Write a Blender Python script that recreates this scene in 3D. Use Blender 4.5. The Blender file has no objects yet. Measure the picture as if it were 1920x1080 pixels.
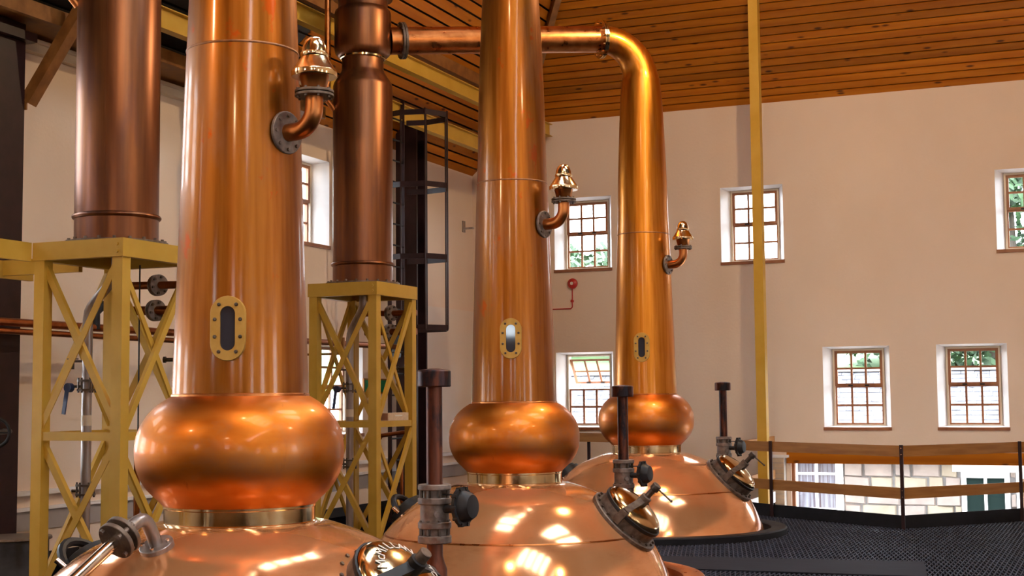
import bpy, math, random
from mathutils import Vector, Matrix

random.seed(7)
SC = bpy.context.scene
COL = SC.collection
PI = math.pi

# ------------------------------------------------------------------ camera, world, light, exposure
CAM_Z = 1.65
PITCH, ROLL, YAW = math.radians(4.458), math.radians(-0.489), math.radians(-22.816)
FPX = 2640.0
fw = Vector((math.sin(YAW) * math.cos(PITCH), math.cos(YAW) * math.cos(PITCH), math.sin(PITCH)))
rt0 = Vector((math.cos(YAW), -math.sin(YAW), 0))
up0 = rt0.cross(fw)
rt = rt0 * math.cos(ROLL) + up0 * math.sin(ROLL)
up = up0 * math.cos(ROLL) - rt0 * math.sin(ROLL)
cd = bpy.data.cameras.new('camera')
cam = bpy.data.objects.new('camera', cd)
COL.objects.link(cam)
cam.matrix_world = Matrix(((rt.x, up.x, -fw.x, 0), (rt.y, up.y, -fw.y, 0), (rt.z, up.z, -fw.z, CAM_Z), (0, 0, 0, 1)))
cd.sensor_width = 36.0
cd.sensor_fit = 'HORIZONTAL'
cd.lens = FPX / 1920.0 * 36.0
cd.clip_start = 0.05
cd.clip_end = 400
SC.camera = cam

world = bpy.data.worlds.new('overcast_sky')
SC.world = world
world.use_nodes = True
bg = world.node_tree.nodes['Background']
bg.inputs[0].default_value = (0.86, 0.92, 1.0, 1)
bg.inputs[1].default_value = 20.0
LAMP_COL = (1.0, 0.72, 0.40)

vs = SC.view_settings
vs.view_transform = 'Standard'
vs.look = 'None'
vs.gamma = 1.0
vs.use_curve_mapping = False
vs.exposure = 0.0
try:
    SC.cycles.max_bounces = 10
    SC.cycles.diffuse_bounces = 5
    SC.cycles.glossy_bounces = 5
    SC.cycles.transparent_max_bounces = 24
    SC.cycles.caustics_reflective = False
    SC.cycles.caustics_refractive = False
    SC.cycles.sample_clamp_indirect = 6.0
except Exception:
    pass

# ------------------------------------------------------------------ materials
MATS = {}


def new_mat(name):
    m = bpy.data.materials.new(name)
    m.use_nodes = True
    MATS[name] = m
    return m, m.node_tree.nodes, m.node_tree.links, m.node_tree.nodes['Principled BSDF']


def noise_mat(name, c1, c2, scale=(4, 4, 4), detail=5, rough=(0.5, 0.6), metal=0.0, bump=0.0, bscale=None,
              lo=0.35, hi=0.65, spec=None, extra=None, coat=0.0, distort=0.0):
    m, N, L, P = new_mat(name)
    tc = N.new('ShaderNodeTexCoord')
    mp = N.new('ShaderNodeMapping')
    mp.inputs['Scale'].default_value = scale
    L.new(tc.outputs['Object'], mp.inputs[0])
    nz = N.new('ShaderNodeTexNoise')
    nz.inputs['Scale'].default_value = 1.0
    nz.inputs['Detail'].default_value = detail
    nz.inputs['Distortion'].default_value = distort
    L.new(mp.outputs[0], nz.inputs['Vector'])
    cr = N.new('ShaderNodeValToRGB')
    cr.color_ramp.elements[0].position = lo
    cr.color_ramp.elements[1].position = hi
    cr.color_ramp.elements[0].color = (*c1, 1)
    cr.color_ramp.elements[1].color = (*c2, 1)
    L.new(nz.outputs[0], cr.inputs[0])
    col = cr.outputs[0]
    if extra:                                   # (colour, scale, lo, hi) patches over the base
        for (c3, sc3, lo3, hi3) in extra:
            mp3 = N.new('ShaderNodeMapping')
            mp3.inputs['Scale'].default_value = sc3
            mp3.inputs['Location'].default_value = (3.7 * len(N), 1.3, 5.1)
            L.new(tc.outputs['Object'], mp3.inputs[0])
            n3 = N.new('ShaderNodeTexNoise')
            n3.inputs['Scale'].default_value = 1.0
            n3.inputs['Detail'].default_value = 6
            n3.inputs['Roughness'].default_value = 0.65
            L.new(mp3.outputs[0], n3.inputs['Vector'])
            r3 = N.new('ShaderNodeMapRange')
            r3.inputs[1].default_value = lo3
            r3.inputs[2].default_value = hi3
            L.new(n3.outputs[0], r3.inputs[0])
            mx = N.new('ShaderNodeMix')
            mx.data_type = 'RGBA'
            L.new(r3.outputs[0], mx.inputs[0])
            L.new(col, mx.inputs[6])
            mx.inputs[7].default_value = (*c3, 1)
            col = mx.outputs[2]
    L.new(col, P.inputs['Base Color'])
    rr = N.new('ShaderNodeMapRange')
    rr.inputs[1].default_value = 0.3
    rr.inputs[2].default_value = 0.7
    rr.inputs[3].default_value = rough[0]
    rr.inputs[4].default_value = rough[1]
    L.new(nz.outputs[0], rr.inputs[0])
    L.new(rr.outputs[0], P.inputs['Roughness'])
    P.inputs['Metallic'].default_value = metal
    if spec is not None:
        P.inputs['Specular IOR Level'].default_value = spec
    if coat:
        P.inputs['Coat Weight'].default_value = coat
        P.inputs['Coat Roughness'].default_value = 0.12
    if bump:
        nb = N.new('ShaderNodeTexNoise')
        nb.inputs['Detail'].default_value = 4
        mpb = N.new('ShaderNodeMapping')
        mpb.inputs['Scale'].default_value = bscale or scale
        L.new(tc.outputs['Object'], mpb.inputs[0])
        L.new(mpb.outputs[0], nb.inputs['Vector'])
        nb.inputs['Scale'].default_value = 1.0
        bp = N.new('ShaderNodeBump')
        bp.inputs['Strength'].default_value = bump
        bp.inputs['Distance'].default_value = 0.02
        L.new(nb.outputs[0], bp.inputs['Height'])
        L.new(bp.outputs[0], P.inputs['Normal'])
    return m


noise_mat('copper_bright', (0.80, 0.345, 0.135), (0.88, 0.42, 0.195), (2.2, 2.2, 1.2), 4, (0.09, 0.14), 0.66, 0.0,
          extra=[((0.58, 0.21, 0.065), (1.1, 1.1, 5.0), 0.52, 0.85), ((0.32, 0.15, 0.085), (26, 26, 2.5), 0.68, 0.84)])
noise_mat('copper_patina', (0.27, 0.080, 0.008), (0.38, 0.13, 0.018), (26, 26, 0.8), 6, (0.36, 0.46), 1.0, 0.0, coat=0.45,
          extra=[((0.28, 0.125, 0.06), (2.4, 2.4, 0.8), 0.46, 0.70), ((0.42, 0.075, 0.006), (5, 5, 3.2), 0.61, 0.66)])
noise_mat('copper_ball', (0.54, 0.145, 0.014), (0.64, 0.215, 0.032), (3, 3, 9), 6, (0.40, 0.48), 1.0, 0.0, coat=0.2,
          extra=[((0.44, 0.19, 0.08), (2.2, 2.2, 3.0), 0.48, 0.72), ((0.22, 0.06, 0.012), (7, 7, 1.2), 0.64, 0.84)])
noise_mat('copper_golden', (0.50, 0.165, 0.012), (0.62, 0.235, 0.028), (26, 26, 0.8), 6, (0.32, 0.42), 1.0, 0.0, coat=0.25,
          extra=[((0.42, 0.175, 0.07), (2.4, 2.4, 0.8), 0.50, 0.74)])
noise_mat('copper_brown', (0.165, 0.062, 0.03), (0.25, 0.10, 0.04), (16, 16, 0.7), 5, (0.32, 0.42), 0.9, 0.0,
          extra=[((0.14, 0.065, 0.055), (3, 3, 0.7), 0.5, 0.7)])
noise_mat('copper_pipe', (0.44, 0.145, 0.04), (0.58, 0.22, 0.07), (9, 9, 9), 4, (0.25, 0.4), 1.0)
noise_mat('copper_dull', (0.24, 0.075, 0.025), (0.36, 0.125, 0.045), (9, 9, 9), 4, (0.3, 0.42), 0.95)
noise_mat('vent_copper', (0.05, 0.016, 0.012), (0.17, 0.055, 0.03), (18, 18, 1.6), 5, (0.35, 0.5), 0.7, spec=0.3,
          extra=[((0.018, 0.014, 0.018), (5, 5, 1.6), 0.48, 0.58)])
noise_mat('brass', (0.70, 0.52, 0.27), (0.80, 0.63, 0.38), (9, 9, 9), 3, (0.10, 0.18), 1.0)
noise_mat('brass_plate', (0.50, 0.275, 0.055), (0.57, 0.33, 0.08), (14, 14, 14), 4, (0.5, 0.6), 0.3, spec=0.3)
noise_mat('lid_bronze', (0.42, 0.25, 0.11), (0.56, 0.36, 0.17), (7, 7, 7), 4, (0.12, 0.2), 1.0)
noise_mat('seam', (0.24, 0.11, 0.05), (0.40, 0.17, 0.07), (20, 20, 20), 3, (0.4, 0.5), 0.6)
noise_mat('cast_metal', (0.15, 0.12, 0.105), (0.27, 0.215, 0.185), (22, 22, 22), 5, (0.45, 0.6), 0.55,
          extra=[((0.16, 0.07, 0.045), (6, 6, 6), 0.55, 0.7)])
noise_mat('flange_brown', (0.10, 0.07, 0.055), (0.20, 0.15, 0.12), (22, 22, 22), 5, (0.4, 0.55), 0.5)
noise_mat('stainless', (0.62, 0.56, 0.52), (0.74, 0.68, 0.63), (16, 16, 2), 3, (0.12, 0.2), 1.0)
noise_mat('grey_pipe', (0.26, 0.22, 0.21), (0.40, 0.35, 0.33), (14, 14, 1.5), 4, (0.28, 0.4), 0.7)
noise_mat('black_iron', (0.007, 0.007, 0.009), (0.018, 0.018, 0.022), (16, 16, 16), 4, (0.4, 0.55), 0.0, spec=0.3)
noise_mat('dark_bolt', (0.07, 0.055, 0.045), (0.13, 0.10, 0.085), (30, 30, 30), 3, (0.35, 0.45), 0.7)
noise_mat('yellow_paint', (0.50, 0.285, 0.032), (0.57, 0.335, 0.052), (3, 3, 3), 5, (0.4, 0.5), 0.0, 0.03, (60, 60, 60), spec=0.25)
noise_mat('maroon_steel', (0.016, 0.006, 0.008), (0.030, 0.011, 0.013), (6, 6, 6), 4, (0.4, 0.5), 0.0, spec=0.3)
noise_mat('rubber', (0.006, 0.006, 0.009), (0.012, 0.012, 0.016), (9, 9, 9), 4, (0.55, 0.65), 0.0, spec=0.2)
noise_mat('mat_bar', (0.032, 0.037, 0.058), (0.058, 0.066, 0.096), (5, 5, 5), 4, (0.6, 0.7), 0.0, spec=0.05)
noise_mat('grey_strip', (0.020, 0.022, 0.031), (0.032, 0.035, 0.046), (2, 14, 6), 5, (0.7, 0.8), 0.0, spec=0.05)
noise_mat('plaster', (0.80, 0.64, 0.515), (0.85, 0.69, 0.565), (0.7, 0.7, 0.5), 4, (0.75, 0.85), 0.0, 0.12, (26, 26, 26), spec=0.2)
noise_mat('plaster_pale', (0.80, 0.69, 0.60), (0.84, 0.73, 0.64), (0.8, 0.8, 0.6), 4, (0.7, 0.8), 0.0, 0.08, (26, 26, 26), spec=0.2)
noise_mat('grey_band', (0.34, 0.30, 0.29), (0.40, 0.35, 0.33), (2, 2, 2), 3, (0.6, 0.7), 0.0)
noise_mat('white_paint', (0.82, 0.80, 0.80), (0.88, 0.86, 0.86), (3, 3, 3), 3, (0.45, 0.55), 0.0)
noise_mat('cream_trim', (0.66, 0.55, 0.42), (0.72, 0.61, 0.47), (4, 4, 4), 3, (0.45, 0.55), 0.0)
noise_mat('window_wood', (0.26, 0.095, 0.04), (0.36, 0.15, 0.065), (6, 6, 1.5), 4, (0.4, 0.5), 0.0)
noise_mat('rail_wood', (0.31, 0.125, 0.028), (0.41, 0.18, 0.045), (2, 2, 22), 5, (0.42, 0.52), 0.0, spec=0.25,
          extra=[((0.20, 0.08, 0.03), (5, 5, 30), 0.66, 0.72)])
noise_mat('timber', (0.19, 0.075, 0.02), (0.28, 0.12, 0.035), (7, 7, 7), 5, (0.5, 0.6), 0.0, spec=0.2)
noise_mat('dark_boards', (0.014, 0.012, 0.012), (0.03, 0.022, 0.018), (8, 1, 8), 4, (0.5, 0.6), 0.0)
noise_mat('red_plastic', (0.42, 0.02, 0.02), (0.52, 0.035, 0.03), (20, 20, 20), 2, (0.3, 0.4), 0.0)
noise_mat('green_sign', (0.0, 0.16, 0.075), (0.0, 0.19, 0.09), (9, 9, 9), 2, (0.35, 0.45), 0.0)
noise_mat('box_wood', (0.60, 0.43, 0.28), (0.70, 0.52, 0.35), (4, 30, 30), 4, (0.5, 0.6), 0.0)
noise_mat('pale_print', (0.75, 0.70, 0.64), (0.8, 0.76, 0.7), (9, 9, 9), 2, (0.5, 0.6), 0.0)
noise_mat('blue_lever', (0.02, 0.035, 0.11), (0.03, 0.05, 0.15), (9, 9, 9), 2, (0.35, 0.45), 0.0)
noise_mat('drum_steel', (0.05, 0.05, 0.06), (0.10, 0.10, 0.115), (5, 5, 5), 4, (0.3, 0.45), 0.6)
noise_mat('brick', (0.50, 0.36, 0.24), (0.58, 0.43, 0.30), (9, 9, 9), 4, (0.6, 0.7), 0.0)
noise_mat('mortar', (0.34, 0.29, 0.26), (0.42, 0.36, 0.32), (9, 9, 9), 3, (0.8, 0.9), 0.0)
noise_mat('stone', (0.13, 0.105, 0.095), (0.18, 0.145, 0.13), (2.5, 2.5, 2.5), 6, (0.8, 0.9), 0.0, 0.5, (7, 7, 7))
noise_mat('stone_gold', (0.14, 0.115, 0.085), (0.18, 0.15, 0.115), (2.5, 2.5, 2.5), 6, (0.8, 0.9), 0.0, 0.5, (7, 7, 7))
noise_mat('slate', (0.07, 0.07, 0.08), (0.15, 0.15, 0.17), (3, 3, 3), 5, (0.6, 0.8), 0.0, spec=0.2)
noise_mat('curtain', (0.05, 0.035, 0.045), (0.14, 0.145, 0.17), (24, 3, 0.6), 3, (0.7, 0.8), 0.0, spec=0.1)
noise_mat('wood_screen', (0.07, 0.035, 0.016), (0.17, 0.09, 0.04), (2, 2, 26), 3, (0.5, 0.6), 0.0, distort=1.5)
noise_mat('grass', (0.05, 0.11, 0.03), (0.09, 0.17, 0.045), (0.7, 0.7, 0.7), 6, (0.8, 0.9), 0.0)
noise_mat('leaf', (0.012, 0.035, 0.012), (0.04, 0.085, 0.03), (1.2, 1.2, 1.2), 4, (0.6, 0.7), 0.0)
noise_mat('bark', (0.06, 0.045, 0.035), (0.11, 0.085, 0.065), (6, 6, 1.5), 5, (0.8, 0.9), 0.0)
noise_mat('house_mortar', (0.085, 0.082, 0.085), (0.11, 0.105, 0.108), (9, 9, 9), 3, (0.8, 0.9), 0.0)
noise_mat('gravel', (0.40, 0.38, 0.35), (0.50, 0.47, 0.44), (9, 9, 9), 5, (0.8, 0.9), 0.0)
noise_mat('grating_base', (0.003, 0.003, 0.005), (0.006, 0.006, 0.009), (5, 5, 5), 3, (0.9, 0.95), 0.0, spec=0.0)


def pine_mat(name, c1, c2, knot, long_axis):
    m, N, L, P = new_mat(name)
    tc = N.new('ShaderNodeTexCoord')
    inf = N.new('ShaderNodeObjectInfo')
    mp = N.new('ShaderNodeMapping')
    mp.inputs['Scale'].default_value = (0.5, 9, 9) if long_axis == 'X' else (9, 0.5, 9)
    add = N.new('ShaderNodeVectorMath')
    comb = N.new('ShaderNodeCombineXYZ')
    mul = N.new('ShaderNodeMath')
    mul.operation = 'MULTIPLY'
    mul.inputs[1].default_value = 37.0
    L.new(inf.outputs['Random'], mul.inputs[0])
    for k in range(3):
        L.new(mul.outputs[0], comb.inputs[k])
    L.new(tc.outputs['Object'], add.inputs[0])
    L.new(comb.outputs[0], add.inputs[1])
    L.new(add.outputs[0], mp.inputs[0])
    nz = N.new('ShaderNodeTexNoise')
    nz.inputs['Scale'].default_value = 1.0
    nz.inputs['Detail'].default_value = 5
    L.new(mp.outputs[0], nz.inputs['Vector'])
    cr = N.new('ShaderNodeValToRGB')
    cr.color_ramp.elements[0].position = 0.3
    cr.color_ramp.elements[1].position = 0.7
    cr.color_ramp.elements[0].color = (*c1, 1)
    cr.color_ramp.elements[1].color = (*c2, 1)
    L.new(nz.outputs[0], cr.inputs[0])
    vo = N.new('ShaderNodeTexVoronoi')
    mp2 = N.new('ShaderNodeMapping')
    mp2.inputs['Scale'].default_value = (2.2, 5.5, 5.5) if long_axis == 'X' else (5.5, 2.2, 5.5)
    L.new(add.outputs[0], mp2.inputs[0])
    L.new(mp2.outputs[0], vo.inputs['Vector'])
    vo.inputs['Scale'].default_value = 1.0
    r3 = N.new('ShaderNodeMapRange')
    r3.inputs[1].default_value = 0.17
    r3.inputs[2].default_value = 0.08
    L.new(vo.outputs['Distance'], r3.inputs[0])
    mx = N.new('ShaderNodeMix')
    mx.data_type = 'RGBA'
    L.new(r3.outputs[0], mx.inputs[0])
    L.new(cr.outputs[0], mx.inputs[6])
    mx.inputs[7].default_value = (*knot, 1)
    hs = N.new('ShaderNodeHueSaturation')
    mr = N.new('ShaderNodeMapRange')
    mr.inputs[3].default_value = 0.72
    mr.inputs[4].default_value = 1.2
    L.new(inf.outputs['Random'], mr.inputs[0])
    L.new(mr.outputs[0], hs.inputs['Value'])
    L.new(mx.outputs[2], hs.inputs['Color'])
    L.new(hs.outputs[0], P.inputs['Base Color'])
    P.inputs['Roughness'].default_value = 0.5
    P.inputs['Specular IOR Level'].default_value = 0.12
    return m


pine_mat('pine_x', (0.38, 0.100, 0.004), (0.52, 0.165, 0.008), (0.10, 0.025, 0.004), 'X')
pine_mat('pine_y', (0.38, 0.100, 0.004), (0.52, 0.165, 0.008), (0.10, 0.025, 0.004), 'Y')


def glass_mat(name, tint, gloss):
    m, N, L, P = new_mat(name)
    N.remove(P)
    out = N['Material Output']
    tr = N.new('ShaderNodeBsdfTransparent')
    tr.inputs[0].default_value = (*tint, 1)
    gl = N.new('ShaderNodeBsdfGlossy')
    gl.inputs['Roughness'].default_value = 0.02
    lw = N.new('ShaderNodeLayerWeight')
    lw.inputs[0].default_value = 0.5
    pw = N.new('ShaderNodeMath')
    pw.operation = 'POWER'
    pw.inputs[1].default_value = 4.0
    L.new(lw.outputs['Facing'], pw.inputs[0])
    ma = N.new('ShaderNodeMath')
    ma.operation = 'MULTIPLY_ADD'
    ma.inputs[1].default_value = 0.8
    ma.inputs[2].default_value = gloss
    L.new(pw.outputs[0], ma.inputs[0])
    mx = N.new('ShaderNodeMixShader')
    L.new(ma.outputs[0], mx.inputs[0])
    L.new(tr.outputs[0], mx.inputs[1])
    L.new(gl.outputs[0], mx.inputs[2])
    L.new(mx.outputs[0], out.inputs[0])
    return m


glass_mat('pane_glass', (0.95, 0.97, 0.97), 0.03)
m_, N_, L_, P_ = new_mat('dark_glass')
P_.inputs['Base Color'].default_value = (0.03, 0.035, 0.05, 1)
P_.inputs['Roughness'].default_value = 0.04
P_.inputs['Specular IOR Level'].default_value = 0.6
m_, N_, L_, P_ = new_mat('house_glass')
P_.inputs['Base Color'].default_value = (0.008, 0.014, 0.013, 1)
P_.inputs['Roughness'].default_value = 0.1
P_.inputs['Specular IOR Level'].default_value = 0.08
m_, N_, L_, P_ = new_mat('lamp_glow')
P_.inputs['Emission Color'].default_value = (*LAMP_COL, 1)
P_.inputs['Emission Strength'].default_value = 60.0
M = MATS


# ------------------------------------------------------------------ mesh helpers (all in world coordinates)
def wloc(o):
    v = Vector((0, 0, 0))
    while o is not None:
        v += o.location
        o = o.parent
    return v


def frame_of(d):
    d = Vector(d).normalized()
    a = Vector((0, 0, 1)) if abs(d.z) < 0.95 else Vector((1, 0, 0))
    x = a.cross(d).normalized()
    return x, d.cross(x), d


class MB:
    def __init__(s):
        s.v, s.f = [], []

    def add(s, vs_, fs):
        n = len(s.v)
        s.v += [Vector(p) for p in vs_]
        s.f += [tuple(i + n for i in f) for f in fs]
        return s

    def hexa(s, p):                              # 8 points: bottom ring 0-3, top ring 4-7
        fs = [(0, 3, 2, 1), (4, 5, 6, 7), (0, 1, 5, 4), (1, 2, 6, 5), (2, 3, 7, 6), (3, 0, 4, 7)]
        p = [Vector(q) for q in p]
        if (p[1] - p[0]).cross(p[3] - p[0]).dot(p[4] - p[0]) < 0:
            fs = [f[::-1] for f in fs]
        return s.add(p, fs)

    def box(s, x0, x1, y0, y1, z0, z1):
        return s.hexa([(x0, y0, z0), (x1, y0, z0), (x1, y1, z0), (x0, y1, z0), (x0, y0, z1), (x1, y0, z1), (x1, y1, z1), (x0, y1, z1)])

    def mbox(s, fn, u0, u1, w0, w1, z0, z1):     # a box in a wall's own frame
        return s.hexa([fn(u0, w0, z0), fn(u1, w0, z0), fn(u1, w1, z0), fn(u0, w1, z0), fn(u0, w0, z1), fn(u1, w0, z1), fn(u1, w1, z1), fn(u0, w1, z1)])

    def bar(s, a, b, w, h, upv=(0, 0, 1)):       # a rectangular bar from a to b
        a, b = Vector(a), Vector(b)
        d = (b - a).normalized()
        u = Vector(upv)
        x = d.cross(u)
        if x.length < 1e-4:
            x = d.cross(Vector((1, 0, 0)))
        x.normalize()
        u = x.cross(d)
        x, u = x * w / 2, u * h / 2
        return s.hexa([a - x - u, a + x - u, b + x - u, b - x - u, a - x + u, a + x + u, b + x + u, b - x + u])

    def tube(s, path, r, seg=16, caps=True):
        path = [Vector(p) for p in path]
        n = len(path)
        rs = r if isinstance(r, (list, tuple)) else [r] * n
        d0 = (path[1] - path[0]).normalized()
        x, y, _ = frame_of(d0)
        rings = []
        for i, p in enumerate(path):
            if i == 0:
                d = d0
            elif i == n - 1:
                d = (path[i] - path[i - 1]).normalized()
            else:
                d = ((path[i + 1] - path[i]).normalized() + (path[i] - path[i - 1]).normalized()).normalized()
            x = (x - d * x.dot(d)).normalized()
            y = d.cross(x)
            rings.append([p + (x * math.cos(2 * PI * k / seg) + y * math.sin(2 * PI * k / seg)) * rs[i] for k in range(seg)])
        vs_ = [q for g in rings for q in g]
        fs = []
        for i in range(n - 1):
            for k in range(seg):
                k2 = (k + 1) % seg
                fs.append((i * seg + k, i * seg + k2, (i + 1) * seg + k2, (i + 1) * seg + k))
        if caps:
            fs.append(tuple(range(seg))[::-1])
            fs.append(tuple((n - 1) * seg + k for k in range(seg)))
        return s.add(vs_, fs)

    def lathe(s, prof, c=(0, 0, 0), axis=(0, 0, 1), seg=48):   # prof: (radius, height along the axis)
        c = Vector(c)
        x, y, d = frame_of(axis)
        vs_, fs, idx = [], [], []
        for (r, h) in prof:
            if r < 1e-5:
                idx.append([len(vs_)])
                vs_.append(c + d * h)
            else:
                idx.append(list(range(len(vs_), len(vs_) + seg)))
                vs_ += [c + d * h + (x * math.cos(2 * PI * k / seg) + y * math.sin(2 * PI * k / seg)) * r for k in range(seg)]
        for i in range(len(prof) - 1):
            a, b = idx[i], idx[i + 1]
            for k in range(seg):
                k2 = (k + 1) % seg
                if len(a) == 1 and len(b) == 1:
                    continue
                if len(a) == 1:
                    fs.append((a[0], b[k2], b[k]))
                elif len(b) == 1:
                    fs.append((a[k], a[k2], b[0]))
                else:
                    fs.append((a[k], a[k2], b[k2], b[k]))
        return s.add(vs_, fs)

    def disc(s, c, axis, r, h, seg=24, bev=0.0):
        if bev:
            return s.lathe([(0, 0), (r - bev, 0), (r, bev), (r, h - bev), (r - bev, h), (0, h)], c, axis, seg)
        return s.lathe([(0, 0), (r, 0), (r, h), (0, h)], c, axis, seg)

    def torus(s, c, axis, R, r, seg=32, ss=10):
        prof = [(R + r * math.cos(2 * PI * k / ss), r * math.sin(2 * PI * k / ss)) for k in range(ss + 1)]
        return s.lathe(prof, c, axis, seg)

    def bolts(s, c, axis, R, n, r=0.01, h=0.015, a0=0.0, both=0.0):
        x, y, d = frame_of(axis)
        for k in range(n):
            a = a0 + 2 * PI * k / n
            p = Vector(c) + (x * math.cos(a) + y * math.sin(a)) * R
            s.disc(p - d * both, axis, r, h + both, 6)
        return s

    def build(s, name, mat, parent=None, sharp=38):
        me = bpy.data.meshes.new(name)
        off = wloc(parent)
        me.from_pydata([tuple(p - off) for p in s.v], [], s.f)
        me.materials.append(M[mat] if isinstance(mat, str) else mat)
        me.polygons.foreach_set('use_smooth', [True] * len(me.polygons))
        me.set_sharp_from_angle(angle=math.radians(sharp))
        me.update()
        o = bpy.data.objects.new(name, me)
        COL.objects.link(o)
        o.parent = parent
        return o


def tag(o, label=None, cat=None, group=None, kind=None):
    if label:
        o['label'] = label
    if cat:
        o['category'] = cat
    if group:
        o['group'] = group
    if kind:
        o['kind'] = kind
    return o


def thing(name, loc, label=None, cat=None, group=None, kind=None):
    o = bpy.data.objects.new(name, None)
    o.empty_display_size = 0.1
    COL.objects.link(o)
    o.location = loc
    return tag(o, label, cat, group, kind)


def arc(c, a, b, r, t0, t1, n=10):               # points on an arc in the plane of unit vectors a, b
    c, a, b = Vector(c), Vector(a), Vector(b)
    return [c + a * r * math.cos(t0 + (t1 - t0) * k / n) + b * r * math.sin(t0 + (t1 - t0) * k / n) for k in range(n + 1)]


def letters(text, size, place, depth=0.002):
    """flat letters as one mesh; place(i, n) gives (origin, right, up) for each character"""
    mb = MB()
    for i, ch in enumerate(text):
        if ch == ' ':
            continue
        cu = bpy.data.curves.new('letter', 'FONT')
        cu.body = ch
        cu.size = size
        cu.align_x = 'CENTER'
        cu.extrude = depth
        cu.resolution_u = 2
        to = bpy.data.objects.new('letter', cu)
        COL.objects.link(to)
        me = bpy.data.meshes.new_from_object(to.evaluated_get(bpy.context.evaluated_depsgraph_get()))
        o, r, u = place(i, len(text))
        n = r.cross(u)
        mb.add([o + r * v.co.x + u * v.co.y + n * v.co.z for v in me.vertices], [tuple(p.vertices) for p in me.polygons])
        COL.objects.unlink(to)
        bpy.data.objects.remove(to)
        bpy.data.curves.remove(cu)
        bpy.data.meshes.remove(me)
    return mb


# ------------------------------------------------------------------ the room
XL, YB, XR, YR = -10.3, 22.7, 6.0, -5.0          # left, back, right and rear walls
ZD = -0.04                                        # deck level
ZG = -3.3                                         # ground level below the deck
EL, EB = 5.6, 6.45                                # eaves on the left and back walls
TA, TB = 0.90, 0.60                              # roof slopes
TH = 0.36


def wall(name, fn, u0, u1, z0, z1, holes, mat='plaster'):
    us = sorted({u0, u1} | {h[0] for h in holes} | {h[1] for h in holes})
    zs = sorted({z0, z1} | {h[2] for h in holes} | {h[3] for h in holes})
    mb = MB()
    for i in range(len(us) - 1):
        j0 = None
        for j in range(len(zs)):
            free = False
            if j < len(zs) - 1:
                cu, cz = (us[i] + us[i + 1]) / 2, (zs[j] + zs[j + 1]) / 2
                free = not any(h[0] < cu < h[1] and h[2] < cz < h[3] for h in holes)
            if free and j0 is None:
                j0 = zs[j]
            if not free and j0 is not None:
                mb.mbox(fn, us[i], us[i + 1], 0, TH, j0, zs[j])
                j0 = None
    return tag(mb.build(name, mat), kind='structure')


def f_back(u, w, z): return Vector((u, YB + w, z))
def f_left(u, w, z): return Vector((XL - w, u, z))
def f_right(u, w, z): return Vector((XR + w, u, z))
def f_rear(u, w, z): return Vector((u, YR - w, z))


W = 1.04
back_wins = [(-8.22, 3.85, 5.09), (-5.27, 3.85, 5.09), (-0.95, 3.85, 5.09), (-8.22, 1.14, 2.42), (-3.65, 1.14, 2.42), (-1.90, 1.14, 2.42)]
left_wins = [(17.02, 3.86, 5.09, 1.30), (18.02, 1.14, 2.48, 1.30)]
OPX0, OPX1, OPZ = -4.72, 4.6, 0.60
holes = [(c - W / 2, c + W / 2, a, b) for c, a, b in back_wins] + [(OPX0, OPX1, ZG + 0.1, OPZ)]
wall('wall_back', f_back, XL - TH, XR + TH, ZG, EB + 0.05, holes)
far_left = [2.2, 4.7, 7.2, 9.6]
wall('wall_left', f_left, YR - TH, YB + TH, ZG, EL + 0.05, [(c - w / 2, c + w / 2, a, b) for c, a, b, w in left_wins] + [(c - 0.6, c + 0.6, za, za + 1.26) for c in far_left for za in (1.14, 3.84)])
right_wins = [(-1.5, 2.6, 3.4), (3.0, 2.6, 3.4), (7.5, 2.6, 3.4)]
wall('wall_right', f_right, YR - TH, YB + TH, ZG, EB + 0.05, [(c - 0.6, c + 0.6, 1.1, 3.1) for c, a, b in right_wins])
rear_wins = [-7.6, -0.3, 3.4]
wall('wall_rear', f_rear, XL - TH, XR + TH, ZG, EB + 0.05, [(c - 0.55, c + 0.55, 2.9, 4.3) for c in rear_wins], 'timber')


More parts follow.
